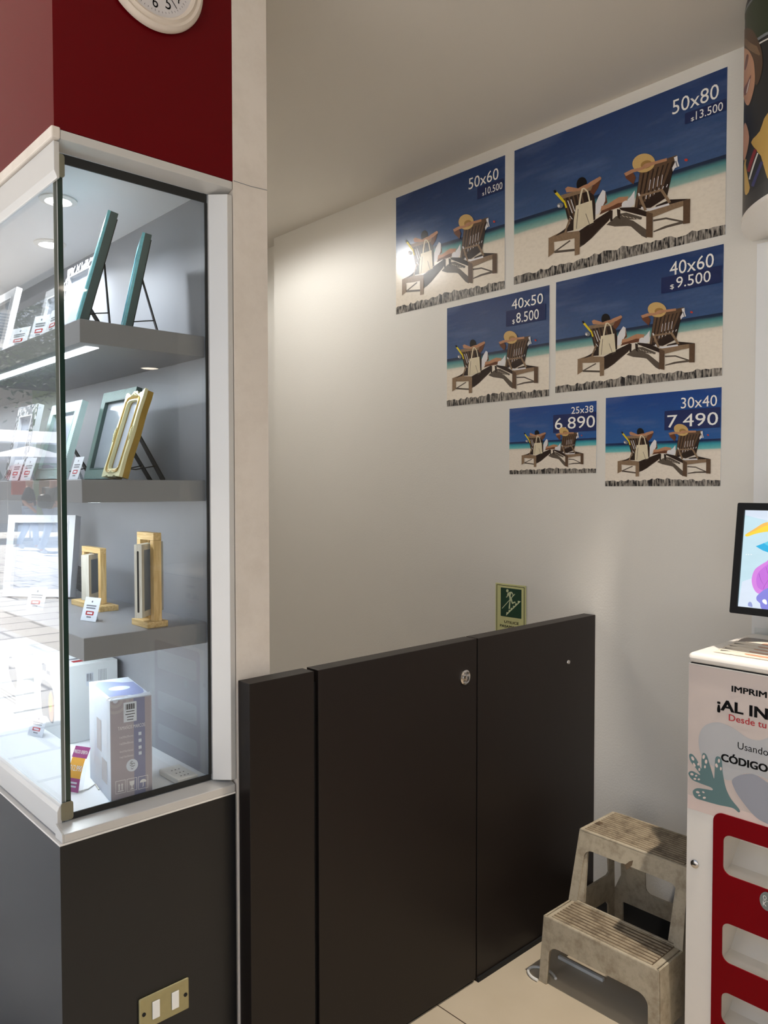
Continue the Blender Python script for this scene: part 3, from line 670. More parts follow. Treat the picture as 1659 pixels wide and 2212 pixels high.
REF = dict(leg=AU(335, 1013), right=AU(1548, 725), hat=AU(1150, 128), hair=AU(620, 328))
EPS = 0.00003
def poster(label, size, Y0, Y1, z0, z1, refpx, vivid, title, price, sticker, wide=False, hide_hat=False):
    """Y0 left edge, Y1 right edge, z0..z1; refpx: picture points in the photo for left leg, right leg and hat (or hair)"""
    t = thing('beach_poster', label, 'poster', (XW, (Y0+Y1)/2, z0), group='beach photo posters with print sizes on the wall')
    W, H = Y0-Y1, z1-z0
    XF = XW-0.0018
    def loc(px, py): p = onX(px, py, XW); return (Y0-p.y, p.z-z0)
    (ax, ay), (bx, by), (cx, cyy) = [loc(*q) for q in refpx[:3]]
    kref = REF['hair'] if refpx[3:] else REF['hat']
    su = (bx-ax)/(REF['right'][0]-REF['leg'][0]); ou = ax-su*REF['leg'][0]
    sv = (cyy-ay)/(kref[1]-REF['leg'][1]); ov = ay-sv*REF['leg'][1]
    b = MB(); b.box(XF+0.0001, XW-0.0003, Y1, Y0, z0, z1, MT['card']); b.build('paper', t)
    b = MB(); b.flat = True
    bgm = MT['beach_vivid' if vivid else 'beach']
    n0 = 24
    for i in range(n0):
        a0, a1 = Y0-W*i/n0, Y0-W*(i+1)/n0
        b.poly([(XF, a0, z0), (XF, a1, z0), (XF, a1, z1), (XF, a0, z1)], bgm)
    nb = len(b.f)
    for k, (mn, pts) in enumerate(ART):
        if hide_hat and HAT0+1 <= k < HAT1: continue
        P = []
        for u, v in pts:
            y = min(max(ou+su*u, 0), W); z = min(max(ov+sv*v, 0), H); P.append((XF-EPS*(k+2), Y0-y, z0+z))
        b.poly(P, MT[mn])
    # driftwood strip along the bottom edge
    rnd = random.Random(3); P = []; n = 46; hs = 0.075*H/0.5 if False else 0.11*H*0.62
    for i in range(n+1): P.append((XF-EPS*1.5, Y0-W*i/n, z0+hs*(0.75+0.35*rnd.random()+0.25*(i/n > 0.42 and i/n < 0.6)))) if i not in () else None
    P += [(XF-EPS*1.5, Y1, z0), (XF-EPS*1.5, Y0, z0)]
    b.poly(P, MT['pr_planks'])
    # lettering
    def lay(st, bl, br, hpx, mtl, lift, bold, small=None):
        p = onX(*bl, XW); q = onX(*br, XW); top = onX(br[0], br[1]-hpx, XW); hh = top.z-q.z
        wd = p.y-q.y
        if small:
            hs_ = hh*0.42; ws_ = wd*0.10
            text(b if lift == 0 else lift[0], '$', (XF-0.0025 if lift == 0 else lift[1], p.y, min(p.z, q.z)), NX, UP, ws_, hs_, mtl, bold)
            p = Vector((p.x, p.y-ws_*1.55, p.z)); wd -= ws_*1.55
        text(b if lift == 0 else lift[0], st, (XF-0.0025 if lift == 0 else lift[1], p.y, min(p.z, q.z)), NX, UP, wd, hh, mtl, bold)
    lay(title[0], title[1], title[2], title[3], MT['pr_text'], 0, 0.0)
    o = b.build('print', t)
    uvl = o.data.uv_layers.new(name='UVMap')
    for li, l in enumerate(o.data.loops):
        co = o.data.vertices[l.vertex_index].co + t.location
        uvl.data[li].uv = (((Y0-co.y)-ou)/su, ((co.z-z0)-ov)/sv)
    b = MB(); b.flat = True
    s0 = onX(*sticker[0], XW); s1 = onX(*sticker[1], XW); xs = XF-0.0024
    yl, yr = s0.y, max(s1.y, Y1+0.001)
    b.poly([(xs, yl, s0.z), (xs, yr, s0.z), (xs, yr, s1.z), (xs, yl, s1.z)], MT['sticker' if vivid else 'sticker_d'])
    lay(price[0], price[1], price[2], price[3], MT['pr_text'], (b, xs-0.00015), -0.004, small=price[4])
    b.build('price_sticker', t)
    return t
Z = lambda r: r+CAMH
poster('largest beach poster, marked 50x80, at the top right of the wall', '50x80', 1.863, 1.064, Z(0.761), Z(1.259),
       [(1185.6, 556), (1491.9, 483.5), (1391, 333)], False, ('50x80', (1453.6, 243), (1554, 212), 32), ('13.500', (1494, 261), (1563, 238.6), 18.5, True), ((1481, 246), (1569, 238)))
poster('beach poster marked 50x60 with a bright lamp glare, top left of the group', '50x60', 2.508, 1.907, Z(0.755), Z(1.257),
       [(869.6, 638.5), (1075, 591.6), (1009.3, 463.2)], False, ('50x60', (1013.8, 406.5), (1078.4, 386.7), 24.7), ('10.500', (1043.4, 422.5), (1086.8, 408), 15, True), ((1032.5, 406), (1089, 411)))
poster('beach poster marked 40x60 with price 9.500, right in the middle row', '40x60', 1.673, 1.068, Z(0.338), Z(0.734),
       [(1248.6, 809.5), (1502, 785), (1420, 653.5)], False, ('40x60', (1448, 591.5), (1543.3, 576.3), 30), ('9.500', (1449, 625.3), (1536.3, 608), 24, True), ((1429.7, 601), (1559.7, 610)))
poster('beach poster marked 40x50 with price 8.500, left in the middle row', '40x50', 2.205, 1.701, Z(0.330), Z(0.730),
       [(978, 846), (1163.6, 827.7), (1105.6, 715)], False, ('40x50', (1106.9, 668.6), (1174.5, 655.2), 22.5), ('8.500', (1108, 700), (1165.4, 689), 22, True), ((1094.7, 673), (1179.7, 690)))
poster('smallest beach poster, marked 25x38, left in the bottom row', '25x38', 1.881, 1.503, Z(0.048), Z(0.297),
       [(1127.7, 1004), (1261.6, 1002), (1161, 929.5), 1], True, ('25x38', (1235.6, 892.7), (1283.2, 890.5), 15), ('6.890', (1200, 928.3), (1286.7, 922.2), 26, False), ((1196.6, 897), (1289, 930)))
poster('beach poster marked 30x40 with price 7.490, right in the bottom row', '30x40', 1.467, 1.069, Z(0.002), Z(0.303),
       [(1335, 1022.7), (1536, 1025), (1384, 925), 1], True, ('30x40', (1472.2, 881.9), (1550.2, 876.7), 24), ('7.490', (1442.7, 924), (1552.4, 917.4), 28, False), ((1437, 888.4), (1556.3, 923)))

# ================================================================== PHOTO KIOSK
KX, KY0, KY1 = 1.95, 0.953, 0.33        # front face, left and right sides
KT, KS = 1.047, 1.019                   # top, seam under the lid
def KP(px, py, t=0.0): p = onX(px, py, KX); return Vector((KX-0.0012-t, p.y, p.z))
def make_kiosk():
    k = thing('photo_kiosk', 'white photo printing kiosk with red pocket front, beside the beige step stool', 'kiosk', (2.14, (KY0+KY1)/2, 0))
    # body as a shell open at the front so that the pockets are real recesses
    b = MB(); b.box(KX+0.13, 2.335, KY1, KY0, 0.0, KS, MT['kiosk']); b.box(KX+0.004, KX+0.13, KY0-0.03, KY0, 0.0, KS, MT['kiosk']); b.box(KX+0.004, KX+0.13, KY1, KY1+0.03, 0.0, KS, MT['kiosk'])
    b.box(KX+0.004, KX+0.13, KY1+0.03, KY0-0.03, 0.675, KS, MT['kiosk']); b.build('body', k)
    b = MB(); b.box(KX-0.004, 2.345, KY1-0.004, KY0+0.004, KS+0.0015, KT, MT['kiosk']); b.build('lid', k, bevel=0.0135, seg=4, smooth=True)
    b = MB(); b.box(KX+0.002, 2.33, KY1+0.004, KY0-0.004, KS, KS+0.0016, MT['gap']); b.build('lid_seam', k)
    fz1 = 0.638                                    # bottom of the printed panel
    ya, yb = KY0-0.0705, KY1+0.07                  # fascia edges
    # white front frame with a window for the fascia
    b = MB(); fn = lambda u, v, t: Vector((KX+t, -u, v))
    add_plate(b, [(-KY0, 0.0), (-KY1, 0.0), (-KY1, KS), (-KY0, KS)], [rrect(-ya+0.012, -yb-0.012, 0.07, 0.64, 0.02)], fn, 0.0, 0.004, MT['kiosk'])
    b.build('front_frame', k)
    # red fascia with three pockets
    py1 = KY0-0.0965; py0 = KY1+0.0965
    wins = [rrect(-py1, -py0, z0, z1, 0.020, 7) for z0, z1 in ((0.500, 0.602), (0.276, 0.378), (0.115, 0.200))]
    b = MB(); add_plate(b, rrect(-ya, -yb, 0.05, 0.652, 0.024, 7), wins, fn, -0.0035, -0.0002, MT['kiosk_red']); b.build('red_fascia', k)
    for z0, z1 in ((0.500, 0.602), (0.276, 0.378), (0.115, 0.200)):
        b = MB(); x0, x1 = KX+0.0045, KX+0.115; zt = z1+0.03; zb = z0-0.012
        zm = z0+0.045
        for y in (py1+0.008, py0-0.008):
            b.poly([(x0, y, zb), (x1-0.05, y, zb+0.012), (x1, y, zm), (x1, y, zt), (x0, y, zt)], MT['pocket'])
        b.poly([(x0, py1+0.008, zb), (x0, py0-0.008, zb), (x1-0.05, py0-0.008, zb+0.012), (x1-0.05, py1+0.008, zb+0.012)], MT['pocket'])
        b.poly([(x1-0.05, py1+0.008, zb+0.012), (x1-0.05, py0-0.008, zb+0.012), (x1, py0-0.008, zm), (x1, py1+0.008, zm)], MT['pocket'])
        b.poly([(x1, py1+0.008, zm), (x1, py0-0.008, zm), (x1, py0-0.008, zt), (x1, py1+0.008, zt)], MT['pocket'])
        b.poly([(x0, py1+0.008, zt), (x0, py0-0.008, zt), (x1, py0-0.008, zt), (x1, py1+0.008, zt)], MT['pocket'])
        b.flat = True
        b.build('brochure_pocket', k)
    # printed panel
    b = MB(); b.flat = True
    xg = KX-0.0008
    b.poly([(xg, KY0-0.001, fz1), (xg, KY1+0.001, fz1), (xg, KY1+0.001, KS-0.002), (xg, KY0-0.001, KS-0.002)], MT['gr_beige'])
    b.poly([(xg-0.00005, KY0-0.001, fz1), (xg-0.00005, KY1+0.001, fz1), (xg-0.00005, KY1+0.001, 0.672), (xg-0.00005, KY0-0.001, 0.674)], MT['gr_pink'])
    Q = lambda x, y: (1440+x/2.95, 1050+y/2.95)
    def blob(m, pts, t, sp_=True):
        P = [KP(*Q(x, y), t) for x, y in pts]
        if sp_: P2 = spline([(-p.y, p.z) for p in P], 6); b.poly([(KX-0.0012-t, -a, z) for a, z in P2], MT[m])
        else: b.poly(P, MT[m])
    blob('gr_grey', [(205, 1610), (240, 1530), (330, 1505), (430, 1545), (520, 1605), (600, 1618), (700, 1590), (850, 1640), (900, 1800), (760, 1905), (600, 1850), (500, 1830), (430, 1870), (370, 1865), (300, 1790), (225, 1720)], 0.0)
    blob('gr_slate', [(420, 1870), (480, 1838), (560, 1838), (640, 1885), (760, 1960), (850, 2080), (760, 2190), (640, 2150), (560, 2100), (470, 1990), (430, 1920)], 0.0001)
    blob('gr_teal', [(145, 1712), (165, 1708), (195, 1745), (222, 1800), (224, 1740), (232, 1702), (255, 1712), (275, 1770), (290, 1820), (304, 1862), (308, 1800), (312, 1735), (330, 1722), (352, 1745), (360, 1830), (378, 1920), (410, 1990), (465, 2060), (460, 2078), (420, 2050), (330, 2030), (240, 2005), (185, 1985), (168, 1945), (195, 1925), (245, 1930), (292, 1938), (285, 1920), (220, 1895), (165, 1870), (140, 1830), (165, 1815), (215, 1840), (190, 1800), (155, 1755)], 0.0002)
    for x, y, rx, ry, a in ((168, 1735, 8, 15, -.5), (178, 1775, 6, 14, -.5), (203, 1772, 6, 9, 0), (210, 1805, 6, 10, 0), (238, 1725, 8, 14, .2), (253, 1755, 8, 14, 0), (246, 1788, 6, 10, 0), (335, 1750, 7, 13, 0), (320, 1780, 8, 14, -.3), (347, 1800, 6, 11, 0), (163, 1835, 11, 8, .4), (190, 1845, 8, 6, 0), (182, 1865, 9, 6, .2), (207, 1868, 8, 6, 0), (200, 1950, 12, 7, .3), (236, 1950, 9, 5, .5), (210, 1970, 8, 5, 0), (242, 1985, 10, 7, 0)):
        blob('gr_pink', ell(x, y, rx, ry, 12, a), 0.0003, False)
    def kt(st, x0, y0, x1, y1, hpx, m, bold):
        p = KP(x0, y0, 0.0004); q = KP(x1, y1, 0.0004); top = KP(x0, y0-hpx, 0.0004)
        text(b, st, p, NX, UP, p.y-q.y, top.z-p.z, m, bold)
    kt('IMPRIM', 1580.8, 1493.5, 1657, 1509, 13, MT['ink'], 0.03)
    kt('\u00a1AL IN', 1549.5, 1532, 1659.5, 1550, 23.5, MT['ink'], 0.035)
    kt('Desde tu', 1574.8, 1556, 1656, 1573, 14, MT['ink_red'], 0.01)
    kt('Usando', 1594, 1617, 1660, 1631.5, 15, MT['ink'], -0.006)
    kt('C\u00d3DIGO', 1558, 1643, 1659.5, 1664, 16.5, MT['ink'], 0.035)
    b.build('printed_panel', k)
    # round badge
    c = KP(1659, 1946, 0.003)
    b = MB(); P = ell(0, 0, 0.0175, 0.0225, 36)
    b.prism([(c.x-0.0012, c.y+u, c.z+v) for u, v in P], [(c.x, c.y+u, c.z+v) for u, v in P], MT['badge'])
    bd = b.build('badge', k)
    b = MB(); b.flat = True
    text(b, 'K', (c.x-0.0016, c.y+0.0095, c.z-0.0125), NX, UP, 0.0085, 0.0115, MT['ink_white'])
    b.poly([(c.x-0.0016, c.y+0.0055+u, c.z+0.008+v) for u, v in stroke(ell(0, 0, 0.0035, 0.0045, 18)+[(0.0035, 0)], 0.0012)], MT['ink_white'])
    b.poly([(c.x-0.0016, c.y+0.0095, c.z+0.001), (c.x-0.0016, c.y-0.0095, c.z-0.0005), (c.x-0.0016, c.y-0.0095, c.z+0.0003), (c.x-0.0016, c.y+0.0095, c.z+0.0018)], MT['ink_white'])
    b.build('badge_print', bd)
    L0 = onX(1501.3, 1866, KX)
    b = MB(); b.lathe([(0, 0), (0.0105, 0), (0.0105, 0.003), (0.0075, 0.005), (0, 0.0045)], L0, (-1, 0, 0), MT['chrome'], n=28)
    b.box(KX-0.0056, KX-0.0044, L0.y-0.0045, L0.y+0.0045, L0.z-0.0012, L0.z+0.0012, MT['black_hole']); b.build('lock', k, smooth=True)
    return k
kiosk = make_kiosk()
def dup(root, off, label, group=None):
    r = root.copy(); C.objects.link(r); r.location = Vector(root.location)+Vector(off); r['label'] = label
    if group: r['group'] = group
    for ch in list(root.children):
        c = ch.copy(); C.objects.link(c); c.parent = r
        for g in ch.children: d = g.copy(); C.objects.link(d); d.parent = c
    return r
dup(kiosk, (0.0, -1.18, 0), 'second white photo kiosk further along the wall, seen mirrored in the cabinet glass')

# upright clear plate behind the kiosk lid
b = MB(); b.box(2.349, 2.353, 0.36, 0.95, 0.90, 1.062, MT['glass'])
o = b.build('clear_guard'); tag(o, 'clear upright plate standing behind the kiosk lid', 'guard')

# touch screen
def screen_mat(n, c, s=0.9): MT[n] = glow(n, c, s)
for n, c in (('sc_sky', (196, 226, 238)), ('sc_pale', (218, 230, 246)), ('sc_yellow', (250, 214, 60)), ('sc_gold', (244, 190, 90)), ('sc_blue', (36, 176, 226)), ('sc_blue_l', (96, 204, 234)), ('sc_pink', (214, 132, 226)), ('sc_mag', (198, 112, 220)), ('sc_line', (150, 74, 180)), ('sc_violet', (134, 134, 222)), ('sc_white', (248, 252, 255)), ('sc_mute', (150, 160, 214))): screen_mat(n, c, 0.8)
TL = onX(1597, 1086, 2.072); BL = onX(1582, 1324, 2.030)
mon = thing('touch_screen', 'black framed tilted touch screen glowing on the white kiosk', 'monitor', (2.05, 0.66, 1.048))
MW, MH = 0.47, (TL-BL).length
ux = Vector((0, -1, 0)); uz = (TL-BL).normalized(); uz.y = 0; uz.normalize(); un = ux.cross(uz)   # un points to the viewer
if un.x > 0: un = -un
O_ = Vector((BL.x, 0.885, BL.z))
def mp_(u, v, t): return O_+ux*u+uz*v+un*t
b = MB(); add_plate(b, rrect(0, MW, 0, MH, 0.004), [rrect(0.0185, MW-0.0185, 0.0185, MH-0.0185, 0.0006, 1)], mp_, 0.0, -0.012, MT['black_plastic']); b.build('bezel', mon)
b = MB(); P = rrect(0.004, MW-0.004, 0.004, MH-0.004, 0.004); b.prism([mp_(u, v, -0.0125) for u, v in P], [mp_(u, v, -0.032) for u, v in P], MT['black_plastic']); b.build('back_shell', mon)
b = MB(); b.flat = True
x0, x1, y0, y1 = 0.0186, MW-0.0186, 0.0186, MH-0.0186
def sp2(pts, m, k, smooth_=True):
    # traced in the enlarged view of the screen (scale 8.51, origin 1580,1080)
    q = []
    for X, Y in pts:
        px, py = 1580+X/8.51, 1080+Y/8.51
        d = ray(px, py); n_ = un; tt = (O_-Vector((0, 0, CAMH))).dot(n_)/d.dot(n_); p = d*tt+Vector((0, 0, CAMH))-O_
        q.append((p.dot(ux), p.dot(uz)))
    if smooth_: q = spline(q, 5)
    q = [(min(max(a, x0), x1), min(max(c, y0), y1)) for a, c in q]
    b.poly([mp_(a, c, -0.0055+0.00006*k) for a, c in q], MT[m])
b.poly([mp_(x0, y0, -0.0056), mp_(x1, y0, -0.0056), mp_(x1, y1, -0.0056), mp_(x0, y1, -0.0056)], MT['sc_sky'])
sp2([(240, 180), (240, 275), (660, 380), (1200, 500), (1200, 150)], 'sc_pale', 1, False)
sp2([(180, 1500), (350, 1440), (700, 1330), (1200, 1300), (1200, 2100), (100, 2000)], 'sc_pale', 1, False)
sp2([(240, 655), (250, 625), (400, 530), (560, 430), (672, 400), (800, 400), (900, 470), (800, 560), (672, 575), (560, 590), (420, 620), (290, 665)], 'sc_yellow', 2)
sp2([(250, 625), (400, 530), (560, 430), (672, 402), (800, 410), (800, 450), (672, 455), (540, 500), (400, 570)], 'sc_gold', 3)
sp2([(430, 848), (580, 790), (672, 750), (800, 720), (900, 800), (900, 1000), (672, 965), (560, 925)], 'sc_blue', 2, False)
sp2([(580, 790), (672, 750), (800, 720), (860, 760), (672, 850)], 'sc_blue_l', 3, False)
sp2([(672, 1070), (640, 1120), (540, 1180), (420, 1270), (365, 1400), (360, 1520), (400, 1640), (480, 1720), (672, 1760), (900, 1700), (960, 1400), (850, 1100), (760, 1040)], 'sc_pink', 4)
sp2([(672, 1170), (560, 1250), (470, 1350), (440, 1480), (470, 1600), (560, 1660), (700, 1690), (850, 1600), (850, 1300), (760, 1180)], 'sc_mag', 5)
sp2(stroke([(490, 1350), (530, 1480), (590, 1580), (700, 1400)], 7), 'sc_line', 6, False); sp2(stroke([(620, 1230), (650, 1330), (680, 1400)], 7), 'sc_line', 6, False); sp2(stroke([(590, 1580), (570, 1640)], 7), 'sc_line', 6, False)
sp2([(520, 1960), (510, 1900), (450, 1840), (450, 1770), (520, 1700), (600, 1640), (700, 1610), (820, 1640), (900, 1800), (900, 2050), (700, 2050), (560, 2010)], 'sc_violet', 7)
sp2([(550, 1850), (580, 1825), (620, 1835), (640, 1900), (620, 1920), (570, 1890)], 'sc_white', 8)
sp2([(290, 1940), (295, 1890), (325, 1870), (355, 1890), (372, 1960), (330, 1960)], 'sc_mute', 8)
for X in (258, 302, 350): sp2(ell(X, 1000, 12, 8, 8), 'sc_white', 8, False)
b.build('display', mon)
b = MB(); b.box(2.085, 2.125, 0.60, 0.70, 1.06, 1.16, MT['black_plastic']); b.box(2.03, 2.16, 0.54, 0.76, 1.0478, 1.0595, MT['black_plastic']); b.build('stand', mon, bevel=0.003)

# sample photographs fanned on the lid
MT['ph_dark'] = mat('dark_hair_print', (44, 34, 32), 0.25, var=0.2, scale=60); MT['ph_cream'] = mat('cream_photo_print', (234, 222, 204), 0.25); MT['ph_skin'] = mat('skin_photo_print', (206, 150, 116), 0.25, var=0.1, scale=40); MT['ph_yel'] = mat('yellow_photo_print', (236, 214, 60), 0.25)
zz = KT+0.0012
c0 = [onZ(1460+x/8.337, 1380+y/8.337, KT) for x, y in ((675, 240), (760, 200), (850, 165), (930, 130), (1000, 90), (1110, 32))]
for i in range(5):
    p = c0[i]; x0p, y0p = p.x, p.y
    L_, W_ = 0.150, 0.102; ang = math.radians(-6+2*i)
    d1 = Vector((math.sin(ang)*0.1, -1, 0)).normalized(); d2 = Vector((-d1.y, d1.x, 0)); 
    if d2.x < 0: d2 = -d2
    O2 = Vector((x0p, y0p, zz+0.0007*i))
    q = lambda u, v, t=0.0: O2+d1*u*L_+d2*v*W_+Vector((0, 0, t))
    t = thing('photo_print', ['lowest sample photo of the fanned stack on the kiosk lid, nearest its front edge', 'second lowest sample photo in the fanned stack on the kiosk lid', 'middle sample photo in the fanned stack on the kiosk lid', 'second highest sample photo in the fanned stack on the kiosk lid', 'topmost sample photo of the fanned stack, with yellow patch'][i], 'photograph', O2, group='sample photos on the kiosk lid')
    b = MB(); b.prism([q(0, 0), q(1, 0), q(1, 1), q(0, 1)], [q(0, 0, .0005), q(1, 0, .0005), q(1, 1, .0005), q(0, 1, .0005)], MT['ph_cream']); b.build('paper', t)
    b = MB(); b.flat = True
    b.poly([q(u, v, .00055) for u, v in spline([(0.03, 0.30), (0.03, 0.97), (0.5, 0.97), (0.66, 0.8), (0.36, 0.62), (0.22, 0.4), (0.10, 0.28)], 4)], MT['ph_dark'])
    b.poly([q(u, v, .0006) for u, v in spline([(0.5, 0.22), (0.45, 0.4), (0.5, 0.5), (0.7, 0.6), (0.95, 0.5), (0.95, 0.2)], 4)], MT['ph_skin'])
    b.poly([q(u, v, .00065) for u, v in spline([(0.62, 0.6), (0.7, 0.9), (0.97, 0.95), (0.97, 0.55), (0.8, 0.5)], 4)], MT['ph_yel'])
    b.build('picture', t)

# ================================================================== CURVED ADVERTISING DRUM
DC, DR = Vector((2.372, 0.585)), 0.392
DZ0, DZ1 = 0.72+CAMH, CEIL-0.003
for n, c in (('d_dark', (24, 25, 28)), ('d_green', (40, 52, 30)), ('d_hair', (84, 60, 42)), ('d_hair_l', (128, 100, 74)), ('d_skin', (196, 146, 116)), ('d_lip', (110, 56, 50)), ('d_teeth', (226, 214, 206)), ('d_yellow', (196, 158, 78)), ('d_red', (132, 24, 36)), ('d_white', (220, 218, 214)), ('d_blue', (52, 54, 108)), ('d_band', (40, 38, 38)), ('d_grey', (120, 126, 130))): MT[n] = mat(n.replace('d_', 'drum_print_'), c, 0.4, var=0.08, scale=50)
dr = thing('advertising_drum', 'half round wall mounted advertising drum with printed faces, at the top right edge', 'advertising sign', (2.18, 0.585, DZ0))
def cyl(px, py):
    d = ray(px, py); a = d.x*d.x+d.y*d.y; bb = -(d.x*DC.x+d.y*DC.y); cc = DC.x**2+DC.y**2-(DR+0.001)**2
    disc = bb*bb-a*cc
    t = (-bb-math.sqrt(max(disc, 0)))/a
    return (math.atan2(d.y*t-DC.y, d.x*t-DC.x), d.z*t+CAMH)
def cp(phi, z, r): return Vector((DC.x+r*math.cos(phi), DC.y+r*math.sin(phi), z))
b = MB(); n = 96; v = []; f = []
for i in range(n+1):
    a = PI/2+PI*i/n; v += [cp(a, DZ0+0.012, DR), cp(a, DZ1, DR)]
f = [(2*i, 2*i+2, 2*i+3, 2*i+1) for i in range(n)]
b.add(v, f, MT['d_dark'])
kb = len(b.v)
def dpoly(pts, m, k, smooth_=True):
    if smooth_: pts = spline(pts, 3)
    P = [cyl(1560+x/3.95, y/3.95) for x, y in pts]
    bm = bmesh.new(); fc = bm.faces.new([bm.verts.new((a, min(max(z, DZ0+0.012), DZ1), 0)) for a, z in P])
    bmesh.ops.triangulate(bm, faces=[fc]); bmesh.ops.subdivide_edges(bm, edges=bm.edges[:], cuts=7, use_grid_fill=True)
    bm.verts.index_update()
    b.add([cp(q.co.x, q.co.y, DR+0.0005+0.0001*k) for q in bm.verts], [[q.index for q in ff.verts] for ff in bm.faces], m if not isinstance(m, str) else MT[m]); bm.free()
dpoly([(172, 150), (300, -100), (600, -100), (600, 250), (391, 290), (290, 345), (200, 210)], 'd_green', 0, False)
dpoly([(168, -100), (300, -100), (200, 120), (172, 190)], 'd_dark', 1, False); dpoly(stroke([(190, 110), (270, -20)], 14), 'd_grey', 2, False)
dpoly(stroke([(290, 345), (391, 280), (520, 210)], 22), 'd_grey', 2, False); dpoly(stroke([(300, 380), (391, 330), (520, 260)], 12), 'd_white', 2, False)
dpoly([(172, 280), (210, 240), (260, 260), (300, 330), (335, 430), (345, 540), (330, 640), (300, 720), (278, 700), (280, 560), (240, 450), (176, 420)], 'd_hair', 3)
dpoly(stroke([(175, 350), (200, 335), (250, 380), (290, 400), (320, 470)], 16), 'd_hair_l', 4, False)
dpoly([(178, 430), (200, 415), (235, 445), (268, 520), (278, 620), (276, 720), (258, 810), (230, 890), (205, 892), (186, 840), (176, 760), (174, 600)], 'd_skin', 4)
dpoly([(208, 470), (226, 475), (212, 560), (194, 600), (190, 570)], 'd_lip', 5); dpoly([(246, 636), (238, 700), (214, 790), (190, 815), (185, 760), (215, 700)], 'd_lip', 5); dpoly([(240, 672), (216, 780), (205, 790), (226, 700)], 'd_teeth', 6)
dpoly([(182, 1110), (200, 1050), (230, 1170), (205, 1320), (182, 1360)], 'd_skin', 3)
dpoly([(600, 850), (600, 1650), (391, 1530), (310, 1310), (246, 1215), (320, 1120), (391, 960)], 'd_yellow', 3)
dpoly([(188, 1390), (210, 1370), (236, 1600), (195, 1660), (188, 1500)], 'd_yellow', 3)
dpoly([(240, 1210), (330, 1330), (391, 1540), (240, 1620), (200, 1400)], 'd_dark', 4, False)
dpoly(stroke([(285, 1275), (222, 1465)], 26), 'd_red', 5, False); dpoly(stroke([(304, 1305), (232, 1530)], 12), 'd_white', 5, False); dpoly(stroke([(340, 1380), (258, 1590)], 24), 'd_blue', 5, False)
dpoly([(600, 1400), (600, 1600), (391, 1690), (185, 1880), (184, 1730), (280, 1610)], 'd_band', 6, False)
b.flat = True; b.build('printed_shell', dr, smooth=True)
b = MB(); R2 = DR+0.003
v = [cp(PI/2+PI*i/n, z, R2) for z in (DZ0, DZ0+0.013) for i in range(n+1)]
b.prism([cp(PI/2+PI*i/n, DZ0, R2) for i in range(n+1)], [cp(PI/2+PI*i/n, DZ0+0.011, R2) for i in range(n+1)], MT['kiosk']); b.build('bottom_panel', dr)

# ================================================================== STEP STOOL
st = thing('step_stool', 'worn beige plastic two-step stool standing by the dark gate and white kiosk', 'step stool', (2.09, 1.19, 0))
SY0_, SY1_ = 1.362, 1.012
ZL, ZU = 0.202, 0.415
def flare(y, z):   # sides lean outwards towards the floor
    return y+(0.018*(1-z/ZU))*(1 if y > 1.19 else -1)*min(1, abs(y-1.19)/0.16)
def lowfront(u, v, t): return Vector((1.905-0.010*(1-v/ZL)+t, flare(-u, v), v))
def arch(y0, y1, z, r, n=6):
    P = [(-y0, 0.0)]
    for k in range(n+1): a = PI-PI/2*k/n; P.append((-y0+r+r*math.cos(a), z-r+r*math.sin(a)))
    for k in range(n+1): a = PI/2-PI/2*k/n; P.append((-y1-r+r*math.cos(a), z-r+r*math.sin(a)))
    P.append((-y1, 0.0)); return P
b = MB(); out = [(-SY0_, ZL-0.004), (-SY0_, 0.0)]+arch(SY0_-0.026, SY1_+0.032, 0.118, 0.028)+[(-SY1_, 0.0), (-SY1_, ZL-0.004)]
add_plate(b, out, [], lowfront, 0.0, 0.006, MT['stool']); b.build('lower_apron', st, bevel=0.0015)
def upfront(u, v, t): return Vector((2.080-0.045*(1-(v-ZL)/(ZU-ZL))+t, flare(-u, v), v))
b = MB(); out = [(-SY0_, ZU-0.004), (-SY0_, ZL-0.003), (-SY1_, ZL-0.003), (-SY1_, ZU-0.004)]
hole = []
yi0, yi1, zi0, zi1, rr = SY0_-0.028, SY1_+0.026, ZL+0.004, ZU-0.056, 0.024
for cx, cz, a0 in ((-yi1-rr, zi1-rr, 0), (-yi0+rr, zi1-rr, 90)):
    for k in range(6): a = math.radians(a0+90*k/5); hole.append((cx+rr*math.cos(a), cz+rr*math.sin(a)))
hole += [(-yi0, zi0), (-yi1, zi0)]
add_plate(b, out, [hole], upfront, 0.0, 0.006, MT['stool']); b.build('upper_apron', st)
# treads with ridges running along the long side
def tread(name, x0, x1, z, nr, zf):
    b = MB(); b.box(x0, x1, SY1_, SY0_, z-0.010, z-0.0015, MT['stool']); ob = b.build(name, st, bevel=0.0035, seg=3)
    b = MB(); b.box(x0+0.008, x1-0.004, SY1_+0.014, SY0_-0.014, z-0.0014, z-0.0008, MT['stool_groove'])
    for k in range(nr):
        x = x0+0.013+(x1-x0-0.022)*k/(nr-1)
        w_ = (x1-x0)/nr*0.27
        P = [(x-w_, z-0.0008), (x-w_*0.6, z+0.0013), (x+w_*0.6, z+0.0013), (x+w_, z-0.0008)]
        cut = 0.034 if name == 'upper_tread' and 0.25 < k/(nr-1) < 0.45 else 0.016
        b.prism([(a, SY0_-cut, c) for a, c in P], [(a, SY1_+0.016, c) for a, c in P], MT['stool_rib'])
    b.build('ridges', ob); return ob
tread('lower_tread', 1.905, 2.043, ZL, 9, 0); tread('upper_tread', 2.078, 2.268, ZU, 14, 0)
